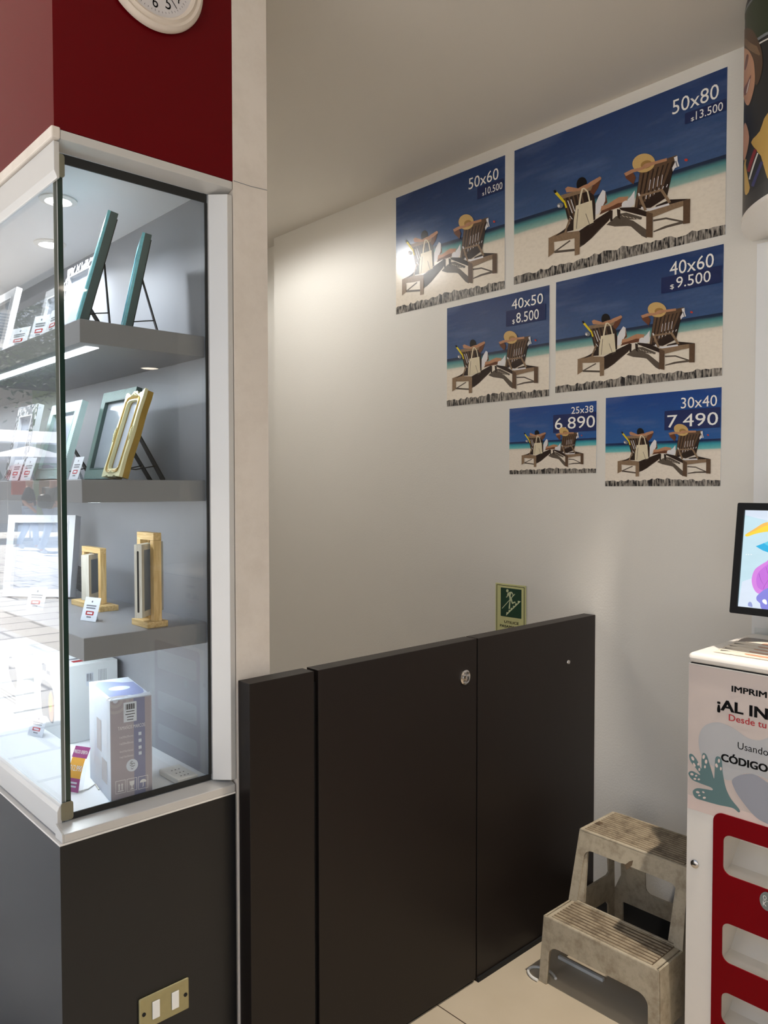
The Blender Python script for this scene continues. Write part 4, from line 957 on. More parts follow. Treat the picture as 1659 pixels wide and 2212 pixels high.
for y, sgn in ((SY0_, -1), (SY1_, 1)):
    P = [(1.895, 0.0), (1.906, ZL-0.004), (2.036, ZL-0.004), (2.081, ZU-0.004), (2.266, ZU-0.004), (2.312, 0.0), (2.272, 0.0), (2.262, 0.10), (2.245, 0.118), (1.965, 0.118), (1.948, 0.10), (1.936, 0.0)]
    if sgn == 1: P = [(1.895, 0.0), (1.906, ZL-0.004), (2.036, ZL-0.004), (2.081, ZU-0.004), (2.266, ZU-0.004), (2.312, 0.0), (2.27, 0.0), (2.26, 0.03), (1.975, 0.03), (1.965, 0.0)]
    hs = [(2.072, ZL+0.012), (2.094, ZU-0.062), (2.104, ZU-0.052), (2.222, ZU-0.052), (2.232, ZU-0.062), (2.256, ZL+0.012), (2.246, ZL+0.004), (2.080, ZL+0.004)]
    b = MB(); add_plate(b, P, [hs], lambda u, v, t: Vector((u, flare(y+t, v), v)), 0.0, sgn*0.006, MT['stool']); b.build('side_panel', st)
b = MB()
def back(u, v, t): return Vector((2.272+0.034*(1-v/ZU)+t, flare(-u, v), v))
yb0 = 1.334
out = [(-yb0, ZU-0.006), (-yb0, 0.20), (-SY0_, 0.13), (-SY0_, 0), (-SY0_+0.034, 0), (-SY0_+0.034, 0.11), (-SY1_-0.034, 0.11), (-SY1_-0.034, 0), (-SY1_, 0), (-SY1_, ZU-0.006)]
h1 = rrect(-1.252, -SY1_-0.030, 0.172, 0.385, 0.02)
add_plate(b, out, [h1], back, 0.0, 0.006, MT['stool']); b.build('back_panel', st)
# inner struts at the feet of the upper frame
for y in (SY0_-0.012, SY1_+0.012):
    b = MB(); s_ = 1 if y > 1.19 else -1
    P = [(y, ZL), (y-s_*0.026, ZL), (y-s_*0.020, ZU-0.05), (y, ZU-0.05)]
    b.prism([(2.0425+(z-ZL)*0.211, q, z) for q, z in P], [(2.056+(z-ZL)*0.16, q, z) for q, z in P], MT['stool']); b.build('gusset', st)
# dark chip in the plastic of the upper apron
b = MB(); b.flat = True
cp_ = [(1220+x/5.925, 1740+y/5.925) for x, y in ((740, 730), (790, 745), (835, 710), (878, 700), (870, 760), (850, 775), (885, 820), (840, 790), (808, 815), (795, 780))]
pl = []
for px, py in cp_:
    q = onX(px, py, 2.0735); pl.append(upfront(-q.y, q.z, -0.0006))
b.poly(pl, MT['stool_groove']); b.build('chip', st)

# loose white cable loop round the stool's foot
b = MB(); c = onZ(1186, 2104, 0.004); pts = []
for k in range(15):
    a = math.radians(-60+250*k/14); pts.append((c.x+0.035*math.cos(a)*0.9-0.02, c.y+0.045*math.sin(a)+0.012, 0.0045))
b.tube(pts, 0.0042, MT['white_plastic'], n=8); o = b.build('floor_cable', smooth=True); tag(o, 'short white cable loop lying round the left foot of the step stool', 'cable')
b = MB(); q = onZ(1207, 2066, 0.006); b.box(q.x-0.006, q.x+0.006, 1.245, q.y, 0.0005, 0.011, MT['white_plastic']); o = b.build('light_sliver_bar', bevel=0.002); tag(o, 'slim white bar imitating a sliver of light on the floor under the step stool', 'light sliver')  # white bar imitates the sliver of light falling on the floor

# ================================================================== THINGS IN THE CABINET
MT['fr_teal'] = mat('dark_teal_frame_side', (58, 78, 76), 0.45); MT['fr_teal_l'] = mat('pale_teal_frame_side', (168, 188, 186), 0.4)
MT['fr_turq'] = mat('turquoise_carved_front', (120, 196, 206), 0.4, var=0.25, scale=160, bump=0.5, bscale=260)
MT['fr_white'] = mat('white_frame', (220, 222, 226), 0.4, var=0.02)
MT['fr_gold'] = mat('antique_gold', (170, 140, 66), 0.36, 0.55, var=0.12, scale=40); MT['fr_gold_l'] = mat('pale_gold_front', (226, 222, 178), 0.38, 0.25, var=0.08, scale=40)
MT['fr_herr'] = zigzag('herringbone_teal', (38, 60, 58), (136, 164, 156), 115); MT['fr_herr_l'] = zigzag('herringbone_pale_teal', (150, 186, 184), (226, 236, 232), 115)
MT['fr_knit'] = zigzag('white_dashed_relief', (166, 168, 172), (244, 246, 248), 210); MT['fr_leaf'] = leafy('black_leaf_cutout', (240, 242, 244), (26, 28, 32), 62, 40, 0.42); MT['fr_zebra'] = leafy('zebra_relief', (60, 62, 66), (226, 228, 230), 120, 60, 0.6)
MT['picture'] = mat('pale_blank_picture', (176, 184, 198), 0.15, var=0.05, scale=8, spec=0.7); MT['picture_grey'] = mat('grey_picture', (132, 138, 146), 0.15, var=0.2, scale=14, spec=0.7)
MT['granite'] = leafy('black_glitter_board', (90, 92, 96), (12, 12, 14), 500, 500, 0.08)
MT['oak'] = wood('pale_oak', (196, 160, 100), (226, 196, 140), 30, 'Z'); MT['oak_x'] = wood('pale_oak_bar', (196, 160, 100), (226, 196, 140), 30, 'Y'); MT['ash'] = wood('bleached_ash', (206, 200, 184), (226, 222, 210), 30, 'Z')
MT['crate_white'] = mat('white_carton', (236, 240, 240), 0.4, var=0.01); MT['box_lav'] = mat('lavender_print', (150, 160, 200), 0.4); MT['box_taupe'] = mat('taupe_print', (176, 168, 176), 0.4); MT['box_slate'] = mat('slate_stripe_print', (138, 142, 172), 0.4)
MT['box_ring'] = mat('grey_ring_print', (186, 182, 184), 0.4); MT['bluewhite'] = mat('blue_white_print', (222, 230, 240), 0.4)
MT['tag_purple'] = mat('purple_tag_print', (158, 62, 128), 0.4); MT['tag_orange'] = mat('orange_tag_print', (240, 176, 56), 0.4)
MT['lens_green'] = mat('green_lens_print', (196, 210, 120), 0.4, var=0.2, scale=60); MT['lens_red'] = mat('red_lens_print', (206, 150, 130), 0.4)

def picture_frame(label, x, y, z, w, h, bw, d, lean, front, side, pic, yaw=-90.0, stand='leg', group=None, cutout=False, style=None, legk=0.52):
    """frame standing at x, y on height z, leaning back by lean degrees"""
    a = math.radians(lean); raise_ = d*math.sin(a)+0.0006
    t = thing('picture_frame', label, 'picture frame', (x, y, z+raise_), (-a, 0, math.radians(yaw)), group)
    L = lambda u, v, k: Vector((u, k, v))
    if style == 'baroque':
        N_ = []
        for k in range(64):
            f_ = k/64*4; i = int(f_); q = f_-i
            c = [(-w/2, 0), (w/2, 0), (w/2, h), (-w/2, h)][i]; e = [(w/2, 0), (w/2, h), (-w/2, h), (-w/2, 0)][i]
            px, pz = c[0]+(e[0]-c[0])*q, c[1]+(e[1]-c[1])*q
            wob = 0.0045*math.cos(q*2*PI*2)*(1 if i in (0, 2) else 0.35)+0.002*math.cos(q*2*PI*5)*(i in (0, 2))
            nx, nz = [(0, -1), (1, 0), (0, 1), (-1, 0)][i]
            if i == 0: wob = min(wob, 0.0); nz = -1; wob = -abs(wob)*0.6
            N_.append((px+nx*wob, pz+nz*wob))
        inner = rrect(-w/2+bw, w/2-bw, bw, h-bw, 0.010)
        b = MB(); add_plate(b, N_, [inner], L, 0.0, d*0.35, front); b.build('moulding', t, world=False)
        out2 = [(p*0.97, 0.001+q*0.985) for p, q in N_]
        b = MB(); add_plate(b, out2, [inner], L, d*0.36, d, side); b.build('frame_side', t, world=False)
        for r_, k_ in ((0.0075, -0.0012), (0.0045, -0.0008)):
            b = MB(); P = rrect(-w/2+bw-r_, w/2-bw+r_, bw-r_, h-bw+r_, 0.012); b.tube([(u, k_+0.001, v) for u, v in P], 0.0017, MT['fr_gold'], n=8, closed=True); b.build('gold_bead', t, world=False, smooth=True)
        for cx, cz, rot in ((0, h-bw*0.45, 0), (0, bw*0.45, 0), (-w/2+0.004, h*0.5, 1), (w/2-0.004, h*0.5, 1)):
            b = MB(); rd = random.Random(5)
            for k in range(9):
                s_ = (k-4)/4; px, pz = (cx, cz+s_*0.016) if rot else (cx+s_*0.014, cz+(1-abs(s_))*0.004)
                r0 = 0.0028*(1.25-abs(s_)*0.7)
                b.lathe([(0, -r0), (r0*0.7, -r0*0.7), (r0, 0), (r0*0.7, r0*0.7), (0, r0)], (px+rd.uniform(-.001, .001), -0.001, pz), (0, 1, 0), MT['fr_gold_l'], n=10)
            b.build('ornament', t, world=False, smooth=True)
    else:
        inner = [(-w/2+bw, bw), (w/2-bw, bw), (w/2-bw, h-bw), (-w/2+bw, h-bw)]
        out = [(-w/2, 0), (w/2, 0), (w/2, h), (-w/2, h)]
        if style == 'carved':
            out = []
            rd = random.Random(int(h*1e4))
            for c, e in (((-w/2, 0), (w/2, 0)), ((w/2, 0), (w/2, h)), ((w/2, h), (-w/2, h)), ((-w/2, h), (-w/2, 0))):
                for k in range(16):
                    q = k/16; out.append((c[0]+(e[0]-c[0])*q, max(0, c[1]+(e[1]-c[1])*q)))
        b = MB(); add_plate(b, out, [inner], L, 0.0, d, side); b.build('moulding', t, world=False)
        b = MB(); add_plate(b, out if style != 'carved' else [(p+random.uniform(-.0012, .0008)*(abs(p) > w/2-.001), q) for p, q in out], [inner], L, -0.0018 if style != 'carved' else -0.006, -0.0002, front); b.build('carved_front' if style else 'front_face', t, world=False)
        if not style:
            b = MB(); i2 = [(-w/2+bw-.003, bw-.003), (w/2-bw+.003, bw-.003), (w/2-bw+.003, h-bw+.003), (-w/2+bw-.003, h-bw+.003)]
            add_plate(b, i2, [[(u*0.999, v) for u, v in inner]], L, -0.003, 0.002, side); b.build('inner_lip', t, world=False)
    b = MB(); b.prism([(-w/2+bw*0.8, d*0.45, bw*0.8), (w/2-bw*0.8, d*0.45, bw*0.8), (w/2-bw*0.8, d*0.45, h-bw*0.8), (-w/2+bw*0.8, d*0.45, h-bw*0.8)], [(-w/2+bw*0.8, d*0.6, bw*0.8), (w/2-bw*0.8, d*0.6, bw*0.8), (w/2-bw*0.8, d*0.6, h-bw*0.8), (-w/2+bw*0.8, d*0.6, h-bw*0.8)], pic); b.build('picture', t, world=False)
    b = MB(); b.box(-w/2+bw*0.5, w/2-bw*0.5, d+0.0002, d+0.0022, bw*0.4, h-bw*0.4, MT['black_plastic']); b.build('backing_board', t, world=False)
    if stand:
        # easel leg: from the middle of the back down to the shelf
        D = d+h*legk
        foot = Vector((0, D*math.cos(a)+raise_*math.sin(a), D*math.sin(a)-raise_*math.cos(a)+0.001))
        topp = Vector((0, d+0.003, h*0.60))
        b = MB(); wd = 0.011
        q = (foot-topp).normalized(); nrm = Vector((0, q.z, -q.y))*0.0012
        b.prism([topp+Vector((-wd*0.7, 0, 0))-nrm, topp+Vector((wd*0.7, 0, 0))-nrm, foot+Vector((wd, 0, 0))-nrm, foot+Vector((-wd, 0, 0))-nrm], [topp+Vector((-wd*0.7, 0, 0))+nrm, topp+Vector((wd*0.7, 0, 0))+nrm, foot+Vector((wd, 0, 0))+nrm, foot+Vector((-wd, 0, 0))+nrm], MT['black_plastic'])
        mid = topp+(foot-topp)*0.72; b.tube([(0, d+0.002, h*0.14), (0, mid.y*0.55, h*0.17), mid], 0.0014, MT['black_plastic'], n=6)
        b.build('easel_leg', t, world=False)
    return t
z1, z2, z3 = SHZ[0]+0.0002, SHZ[1]+0.0002, SHZ[2]+0.0002
# ---- top shelf
picture_frame('larger turquoise carved frame on the top shelf, seen edge-on', 0.676, 1.730, z1, 0.105, 0.255, 0.022, 0.016, 15.5, MT['fr_turq'], MT['fr_teal'], MT['picture'], style='carved', yaw=-107, legk=0.21)
picture_frame('smaller turquoise carved frame on the top shelf, nearest the back panel', 0.774, 1.714, z1, 0.130, 0.214, 0.020, 0.014, 12.0, MT['fr_turq'], MT['fr_teal'], MT['picture'], style='carved', yaw=-110, legk=0.30)
picture_frame('white leaf cut-out frame behind the larger turquoise frame', 0.715, 1.893, z1, 0.175, 0.195, 0.026, 0.012, 12, MT['fr_leaf'], MT['fr_white'], MT['picture'])
picture_frame('white frame with dashed relief behind two price cards on the top shelf', 0.738, 2.105, z1, 0.190, 0.185, 0.028, 0.012, 13, MT['fr_knit'], MT['fr_white'], MT['picture'], stand=None)
picture_frame('white dashed relief frame at the far left of the top shelf', 0.700, 2.440, z1, 0.190, 0.222, 0.028, 0.014, 13, MT['fr_knit'], MT['fr_white'], MT['picture_grey'])
# ---- middle shelf
picture_frame('ornate pale gold frame at the right end of the middle shelf', 0.715, 1.657, z2, 0.088, 0.196, 0.0185, 0.022, 18, MT['fr_gold_l'], MT['fr_gold'], MT['picture'], style='baroque')
picture_frame('dark teal herringbone frame behind the gold frame', 0.770, 1.842, z2, 0.188, 0.222, 0.027, 0.013, 14, MT['fr_herr'], MT['fr_teal'], MT['picture_grey'])
picture_frame('pale teal herringbone frame on the middle shelf, behind the glass corner', 0.720, 2.055, z2, 0.205, 0.205, 0.028, 0.014, 16, MT['fr_herr_l'], MT['fr_teal_l'], MT['picture'])
picture_frame('zebra patterned frame at the far left of the middle shelf', 0.675, 2.165, z2, 0.150, 0.200, 0.030, 0.014, 12, MT['fr_zebra'], MT['fr_white'], MT['picture'], stand=None)
# ---- third shelf: big white frame leaning, black board behind it
yw = math.degrees(math.atan2(1.0*(2.215-2.372), 1.0*(0.836-0.705)))
picture_frame('large plain white frame leaning on the third shelf, left of the wooden stands', 0.770, 2.290, z3, 0.205, 0.232, 0.022, 0.030, 9, MT['fr_white'], MT['fr_white'], MT['picture'], yaw=yw, stand=None)
bt = thing('glitter_board', 'black glittering board lying aslant behind the white frame on the third shelf', 'board', (0.868, 2.225, z3))
b = MB(); P = [(0.862, 2.20, 1.172), (0.900, 2.14, 1.1635), (0.900, 2.14, 1.228), (0.862, 2.20, 1.256)]
P = [onX(153, 1264, 0.875), onX(182, 1284, 0.875), onX(182, 1232, 0.875), onX(160, 1221, 0.875)]
P = [Vector((0.876, p.y, max(p.z, z3+0.0005))) for p in P]
b.prism(P, [p+Vector((0.008, 0.0, 0)) for p in P], MT['granite']); b.build('board', bt)

# ---- rotating wooden frames
def swing_frame(label, cx, cy, z, ln, hh, w_in, h_in, yaw_in, bw, base_l, t_in, slot=True):
    t = thing('swivel_frame', label, 'picture frame', (cx, cy, z), group=None)
    b = MB(); b.box(cx-0.025, cx+0.025, cy-base_l/2, cy+base_l/2, z, z+0.014, MT['oak_x']); b.build('base', t, bevel=0.001)
    for s_ in (-1, 1):
        b = MB(); b.box(cx-bw/2, cx+bw/2, cy+s_*ln/2-bw*0.45, cy+s_*ln/2+bw*0.45, z+0.0142, z+hh-bw*0.9, MT['oak']); b.build('upright', t, bevel=0.0008)
    b = MB(); b.box(cx-bw/2, cx+bw/2, cy-ln/2-bw*0.45, cy+ln/2+bw*0.45, z+hh-bw*0.9+0.0002, z+hh, MT['oak_x']); b.build('top_bar', t, bevel=0.0008)
    zc = z+0.026
    inn = bpy.data.objects.new('inner_frame', None)
    def R(u, k, v):
        c, s_ = math.cos(yaw_in), math.sin(yaw_in); return Vector((cx+u*c-k*s_, cy+u*s_+k*c, zc+v))
    L = lambda u, v, k: R(u, k, v)
    b = MB(); o2 = [(-w_in/2, 0), (w_in/2, 0), (w_in/2, h_in), (-w_in/2, h_in)]; q = 0.013
    add_plate(b, o2, [[(-w_in/2+q, q), (w_in/2-q, q), (w_in/2-q, h_in-q), (-w_in/2+q, h_in-q)]], L, -t_in/2, t_in/2, MT['ash']); fo = b.build('inner_frame', t)
    b = MB(); b.prism([R(u*0.92, -t_in*0.3, v) for u, v in ((-w_in/2, q*.6), (w_in/2, q*.6), (w_in/2, h_in-q*.6), (-w_in/2, h_in-q*.6))], [R(u*0.92, t_in*0.3, v) for u, v in ((-w_in/2, q*.6), (w_in/2, q*.6), (w_in/2, h_in-q*.6), (-w_in/2, h_in-q*.6))], MT['picture_grey']); b.build('picture', fo)
    # slot along the near edge
    b = MB(); P = rrect(-0.0022, 0.0022, 0.012, h_in-0.014, 0.002, 3); b.flat = True
    b.poly([R(-w_in/2-0.0003, k, v) for k, v in P], MT['black_hole'])
    if slot: b.build('slot', fo)
    for zz_ in ((zc+h_in, z+hh-bw*0.9), (z+0.014, zc)):
        b = MB(); b.tube([(cx, cy, zz_[0]), (cx, cy, zz_[1])], 0.003, MT['oak'], n=8); b.build('pivot', t)
    return t
swing_frame('small wooden swivel frame on the third shelf, behind a price card', 0.825, 2.018, z3, 0.105, 0.158, 0.098, 0.115, math.radians(42), 0.016, 0.185, 0.020, slot=False)
swing_frame('tall wooden swivel frame at the right end of the third shelf', 0.809, 1.668, z3, 0.066, 0.212, 0.120, 0.162, math.radians(41), 0.019, 0.080, 0.017)

# ---- price cards
def price_card(label, x, y, z, w, h, yaw, lean=18, red=True):
    a = math.radians(lean)
    t = thing('price_card', label, 'price card', (x, y, z+0.0008), (-a, 0, math.radians(yaw)), group='price cards in the display cabinet')
    b = MB(); b.box(-w/2, w/2, 0, 0.0007, 0, h, MT['card']); b.build('card', t, world=False)
    b = MB(); b.flat = True; k = -0.0003
    def bar(u0, u1, v0, v1, m): b.poly([(u*w, k, v*h) for u, v in ((u0, v0), (u1, v0), (u1, v1), (u0, v1))], m)
    for v, u0, u1 in ((0.62, -0.32, 0.32), (0.52, -0.3, 0.3), (0.14, -0.15, 0.15)): bar(u0, u1, v, v+0.055, MT['ink_grey'])
    b.poly([(u*w, k, v*h) for u, v in ell(0, 0.82, 0.05, 0.045, 12)], MT['ink_grey'])
    if red:
        b.poly([(u, k, v) for u, v in rrect(-0.26*w, 0.26*w, 0.25*h, 0.42*h, 0.002)], MT['ink_red']); b.poly([(u, k-0.0001, v) for u, v in rrect(-0.17*w, 0.17*w, 0.295*h, 0.375*h, 0.001)], MT['card'])
    b.build('print', t, world=False)
    D = h*0.4; foot = Vector((0, D*math.cos(a), D*math.sin(a)-0.0002)); b = MB()
    b.prism([(-w*0.15, 0.0008, h*0.55), (w*0.15, 0.0008, h*0.55), (w*0.15, foot.y, foot.z+0.0006), (-w*0.15, foot.y, foot.z+0.0006)], [(-w*0.15, 0.0014, h*0.55), (w*0.15, 0.0014, h*0.55), (w*0.15, foot.y+0.0006, foot.z+0.0006), (-w*0.15, foot.y+0.0006, foot.z+0.0006)], MT['card']); b.build('prop', t, world=False)
price_card('white price card in front of the small wooden swivel frame', 0.726, 1.815, z3, 0.052, 0.056, -72)
price_card('white price card left of the dark herringbone frame', 0.657, 1.715, z2, 0.050, 0.052, -90)
price_card('left one of two price cards before the white dashed relief frame', 0.650, 1.905, z1, 0.052, 0.060, -70)
price_card('right one of two price cards before the white dashed relief frame', 0.650, 1.822, z1, 0.070, 0.062, -90)
price_card('price card in front of the far left white frame on the top shelf', 0.650, 2.05, z1, 0.075, 0.052, -75)
price_card('left one of two grey price cards on the middle shelf', 0.652, 2.095, z2, 0.062, 0.056, -88)
price_card('right one of two grey price cards on the middle shelf', 0.652, 2.008, z2, 0.066, 0.058, -88)
price_card('white price card in front of the large white frame', 0.690, 2.07, z3, 0.055, 0.060, -60)
price_card('small price card between the two white cartons', 0.727, 2.190, ZI+0.0002, 0.058, 0.056, -70)

# ---- cartons on the cabinet floor
zf = ZI+0.0003
def prism_box(name, label, cat, base4, z0, h, m, topshift=0.0):
    t = thing(name, label, cat, (sum(p[0] for p in base4)/4, sum(p[1] for p in base4)/4, z0))
    b = MB(); b.prism([(p[0], p[1], z0) for p in base4], [(p[0], p[1], z0+h) for p in base4], m); b.build('carton', t, bevel=0.0012); return t
A_, B_ = Vector((0.691, 1.616)), Vector((0.780, 1.603)); ex = (B_-A_).normalized(); ey = Vector((-ex.y, ex.x)); dep = 0.175
lav = thing('frame_carton', 'lavender and grey picture frame carton on the cabinet floor', 'box', (0.745, 1.70, zf))
hf, hb = 0.219, 0.224
def LV(u, v, k=0.0): p = A_+ex*u-ey*k; return Vector((p.x, p.y, zf+v))
Wl = (B_-A_).length
P0 = [A_, B_, B_+ey*dep, A_+ey*dep]; hs_ = (hf, hf, hb, hb)
b = MB(); b.prism([(p.x, p.y, zf) for p in P0], [(p.x, p.y, zf+q) for p, q in zip(P0, hs_)], MT['bluewhite']); b.build('carton', lav, bevel=0.0008)
b = MB(); b.flat = True
def lv(pts, m, k): b.poly([LV(u*Wl, v, 0.0002+k*0.0001) for u, v in pts], m)
lv([(0.01, 0.001), (0.99, 0.001), (0.99, hf-.001), (0.01, hf-.001)], MT['box_taupe'], 0)
lv([(0.56, 0.001), (0.83, 0.001), (0.83, hf-.001), (0.56, hf-.001)], MT['box_slate'], 1)
for r_, m_ in ((0.32, 'box_ring'), (0.25, 'box_taupe'), (0.18, 'box_ring'), (0.11, 'box_taupe'), (0.06, 'bluewhite')):
    P = [(0.13+r_*math.cos(a), hf-0.001-r_*Wl*abs(math.sin(a))) for a in [PI*k/16 for k in range(17)]]
    lv([(max(0.011, u), v) for u, v in P], MT[m_], 2+0.3*r_*-3)
lv(rrect(0.32, 0.63, hf-0.051, hf-0.008, 0.003), MT['card'], 3)
for k in range(13): lv([(0.37+0.017*k, hf-0.024), (0.37+0.017*k+0.006+0.005*(k % 3), hf-0.024), (0.37+0.017*k+0.006+0.005*(k % 3), hf-0.012), (0.37+0.017*k, hf-0.012)], MT['ink'], 4)
for k, (u0, u1) in enumerate(((0.38, 0.58), (0.36, 0.59), (0.40, 0.56), (0.40, 0.55))): lv([(u0, hf-0.029-0.006*k), (u1, hf-0.029-0.006*k), (u1, hf-0.0275-0.006*k), (u0, hf-0.0275-0.006*k)], MT['ink'], 4)
exv = Vector((ex.x, ex.y, 0))
def lt(st, u0, u1, v, h_): text(b, st, LV(u0*Wl, v, 0.0007), exv, UP, (u1-u0)*Wl, h_, MT['ink_white'])
lt('TAMA\u00d1OS MARCOS', 0.18, 0.83, hf-0.066, 0.0075)
for st, v in (('1x(20x25cm)', hf-0.084), ('1x(20x20cm)', hf-0.098), ('6x(15x15cm)', hf-0.115), ('1x(15x20cm)', hf-0.127)): lt(st, 0.22, 0.54, v, 0.0042)
for v in (hf-0.083, hf-0.098, hf-0.113, hf-0.126): lv([(0.67, v-0.001), (0.74, v-0.001), (0.74, v+0.006), (0.67, v+0.006)], MT['bluewhite'], 3)
lv([(u, v) for u, v in [(0.51+0.14*math.cos(a), 0.072+0.0135*math.sin(a)) for a in [2*PI*k/28 for k in range(28)]]], MT['bluewhite'], 3)
for dx, dy in ((-0.03, 0.003), (0.04, 0.001), (0.0, -0.005), (-0.01, 0.006)):
    lv(stroke([(0.51+dx+0.03*math.cos(a), 0.072+dy+0.003*math.sin(a)) for a in [2*PI*k/12 for k in range(13)]], 0.0015), MT['ink_grey'], 4)
for k in range(3):
    u0 = 0.11+0.27*k; v0, v1 = 0.016, 0.043
    for q in ([(u0, v0), (u0+0.24, v0), (u0+0.24, v0+.001), (u0, v0+.001)], [(u0, v1), (u0+0.24, v1), (u0+0.24, v1+.001), (u0, v1+.001)], [(u0, v0), (u0+.01, v0), (u0+.01, v1), (u0, v1)], [(u0+.23, v0), (u0+.24, v0), (u0+.24, v1), (u0+.23, v1)]): lv(q, MT['ink_white'], 4)
    if k == 0:
        lv([(u0+.05, v0+.004), (u0+.19, v0+.004), (u0+.19, v0+.006), (u0+.05, v0+.006)], MT['ink_white'], 4)
        for c in (0.085, 0.155): lv([(u0+c-.012, v0+.007), (u0+c+.012, v0+.007), (u0+c+.012, v0+.017), (u0+c+.025, v0+.017), (u0+c, v0+.022), (u0+c-.025, v0+.017), (u0+c-.012, v0+.017)], MT['ink_white'], 4)
    elif k == 1:
        lv([(u0+.06, v0+.022), (u0+.18, v0+.022), (u0+.17, v0+.014), (u0+.13, v0+.011), (u0+.128, v0+.006), (u0+.16, v0+.005), (u0+.16, v0+.0035), (u0+.08, v0+.0035), (u0+.08, v0+.005), (u0+.112, v0+.006), (u0+.11, v0+.011), (u0+.07, v0+.014)], MT['ink_white'], 4)
    else:
        lv([(u0+.12+.08*math.cos(a), v0+.014+.007*math.sin(a)) for a in [PI*j/12 for j in range(13)]], MT['ink_white'], 4); lv([(u0+.112, v0+.014), (u0+.128, v0+.014), (u0+.128, v0+.005), (u0+.10, v0+.004), (u0+.10, v0+.0055), (u0+.112, v0+.006)], MT['ink_white'], 4)
b.build('printed_front', lav)
b = MB(); b.flat = True
def tp(u, w_): p = A_+ex*(u*Wl)+ey*(w_*dep); return Vector((p.x, p.y, zf+hf+(hb-hf)*w_+0.0004))
b.poly([tp(u, w_) for u, w_ in ((0.08, 0.17), (0.55, 0.14), (0.72, 0.06), (0.92, 0.18), (0.97, 0.3), (0.97, 0.72), (0.7, 0.75), (0.5, 0.86), (0.2, 0.94), (0.04, 0.8))], MT['box_lav'])
b.poly([tp(u, w_)+Vector((0, 0, .0001)) for u, w_ in ell(0.5, 0.5, 0.26, 0.1)], MT['bluewhite'])
for r_ in (0.3, 0.2): b.poly([tp(u, w_)+Vector((0, 0, .0001)) for u, w_ in stroke([(0.25+r_*math.cos(a), 0.02+r_*0.45*math.sin(a)) for a in [PI*k/14 for k in range(15)]], 0.035)], MT['box_ring'])
b.build('printed_top', lav)
b = MB(); b.prism([tp(0, 0)+Vector((0, 0, .0006)), tp(1, 0)+Vector((0, 0, .0006)), tp(1, 0.06)+Vector((0, 0, .0045)), tp(0.55, 0.06)+Vector((0, 0, .003))], [tp(0, 0)+Vector((0, 0, .0001)), tp(1, 0)+Vector((0, 0, .0001)), tp(1, 0.06)+Vector((0, 0, .0002)), tp(0.55, 0.06)+Vector((0, 0, .0002))], MT['bluewhite']); b.build('lid_flap', lav)
b = MB(); b.flat = True
for w0, w1_, v0, v1, m_ in ((0.12, 0.35, 0.11, 0.17, 'card'), (0.4, 0.62, 0.09, 0.16, 'box_ring'), (0.15, 0.4, 0.03, 0.08, 'box_ring'), (0.45, 0.7, 0.02, 0.07, 'card'), (0.72, 0.95, 0.05, 0.18, 'card')):
    b.poly([Vector((*(A_+ey*(w_*dep)-ex*0.0003), zf+v)) for w_, v in ((w0, v0), (w1_, v0), (w1_, v1), (w0, v1))], MT[m_])
b.build('printed_side', lav)

cw = prism_box('white_carton', 'white carton with a camera photo, behind the lavender carton', 'box', [(0.770, 2.062), (0.905, 2.062), (0.905, 2.321), (0.770, 2.321)], zf, 0.205, MT['crate_white'])
b = MB(); b.flat = True; xx = 0.7697
def cq(y, z, k=0): return Vector((xx-0.0001*k, y, zf+z))
def crect(y0, y1, z0, z1_, m, k=0): b.poly([cq(y0, z0, k), cq(y1, z0, k), cq(y1, z1_, k), cq(y0, z1_, k)], m)
b.poly([cq(y, z) for y, z in spline([(2.255, 0.135), (2.19, 0.135), (2.165, 0.11), (2.165, 0.04), (2.19, 0.03), (2.22, 0.04), (2.25, 0.035), (2.262, 0.08)], 3)], MT['ink_grey'])
b.poly([cq(y, z, 1) for y, z in ell(2.185, 0.075, 0.020, 0.042)], MT['lens_red']); b.poly([cq(y, z, 2) for y, z in ell(2.19, 0.085, 0.012, 0.026)], MT['lens_green'])
crect(2.25, 2.22, 0.165, 0.185, MT['ink_grey']); crect(2.215, 2.19, 0.16, 0.17, MT['ink_grey'])
b.build('photo_print', cw)
b = MB(); b.flat = True; yy = 2.0617
def sq(x, z): return Vector((x, yy, zf+z))
def srect(x0, x1, z0, z1_, m): b.poly([sq(x0, z0), sq(x1, z0), sq(x1, z1_), sq(x0, z1_)], m)
srect(0.818, 0.838, 0.145, 0.180, MT['card'])
for k in range(7): srect(0.820+0.0024*k, 0.8212+0.0024*k, 0.158, 0.178, MT['ink'])
for k in range(6): srect(0.852+0.004*k, 0.853+0.004*k, 0.10, 0.185, MT['ink_grey'])
for k in range(4): srect(0.850+0.004*k, 0.851+0.004*k, 0.02, 0.085, MT['ink_grey'])
b.build('printed_side', cw)
b = MB(); b.flat = True
b.poly([(0.80, 2.10, zf+.2053), (0.84, 2.10, zf+.2053), (0.84, 2.12, zf+.2053), (0.80, 2.12, zf+.2053)], MT['ink_red']); b.poly([(0.80, 2.135, zf+.2053), (0.85, 2.135, zf+.2053), (0.85, 2.15, zf+.2053), (0.80, 2.15, zf+.2053)], MT['ink_grey']); b.build('printed_top', cw)
c3 = prism_box('white_carton', 'white carton with a grey device photo, far left on the cabinet floor', 'box', [(0.758, 2.376), (0.880, 2.376), (0.880, 2.640), (0.758, 2.640)], zf, 0.190, MT['crate_white'])
b = MB(); b.flat = True; xx = 0.7577
b.poly([cq(y, z) for y, z in spline([(2.49, 0.175), (2.45, 0.150), (2.43, 0.12), (2.435, 0.08), (2.47, 0.09), (2.50, 0.12)], 4)], MT['ink_grey'])
for z_ in (0.05, 0.04, 0.03): crect(2.58, 2.44, z_, z_+0.004, MT['ink_grey'])
b.build('photo_print', c3)

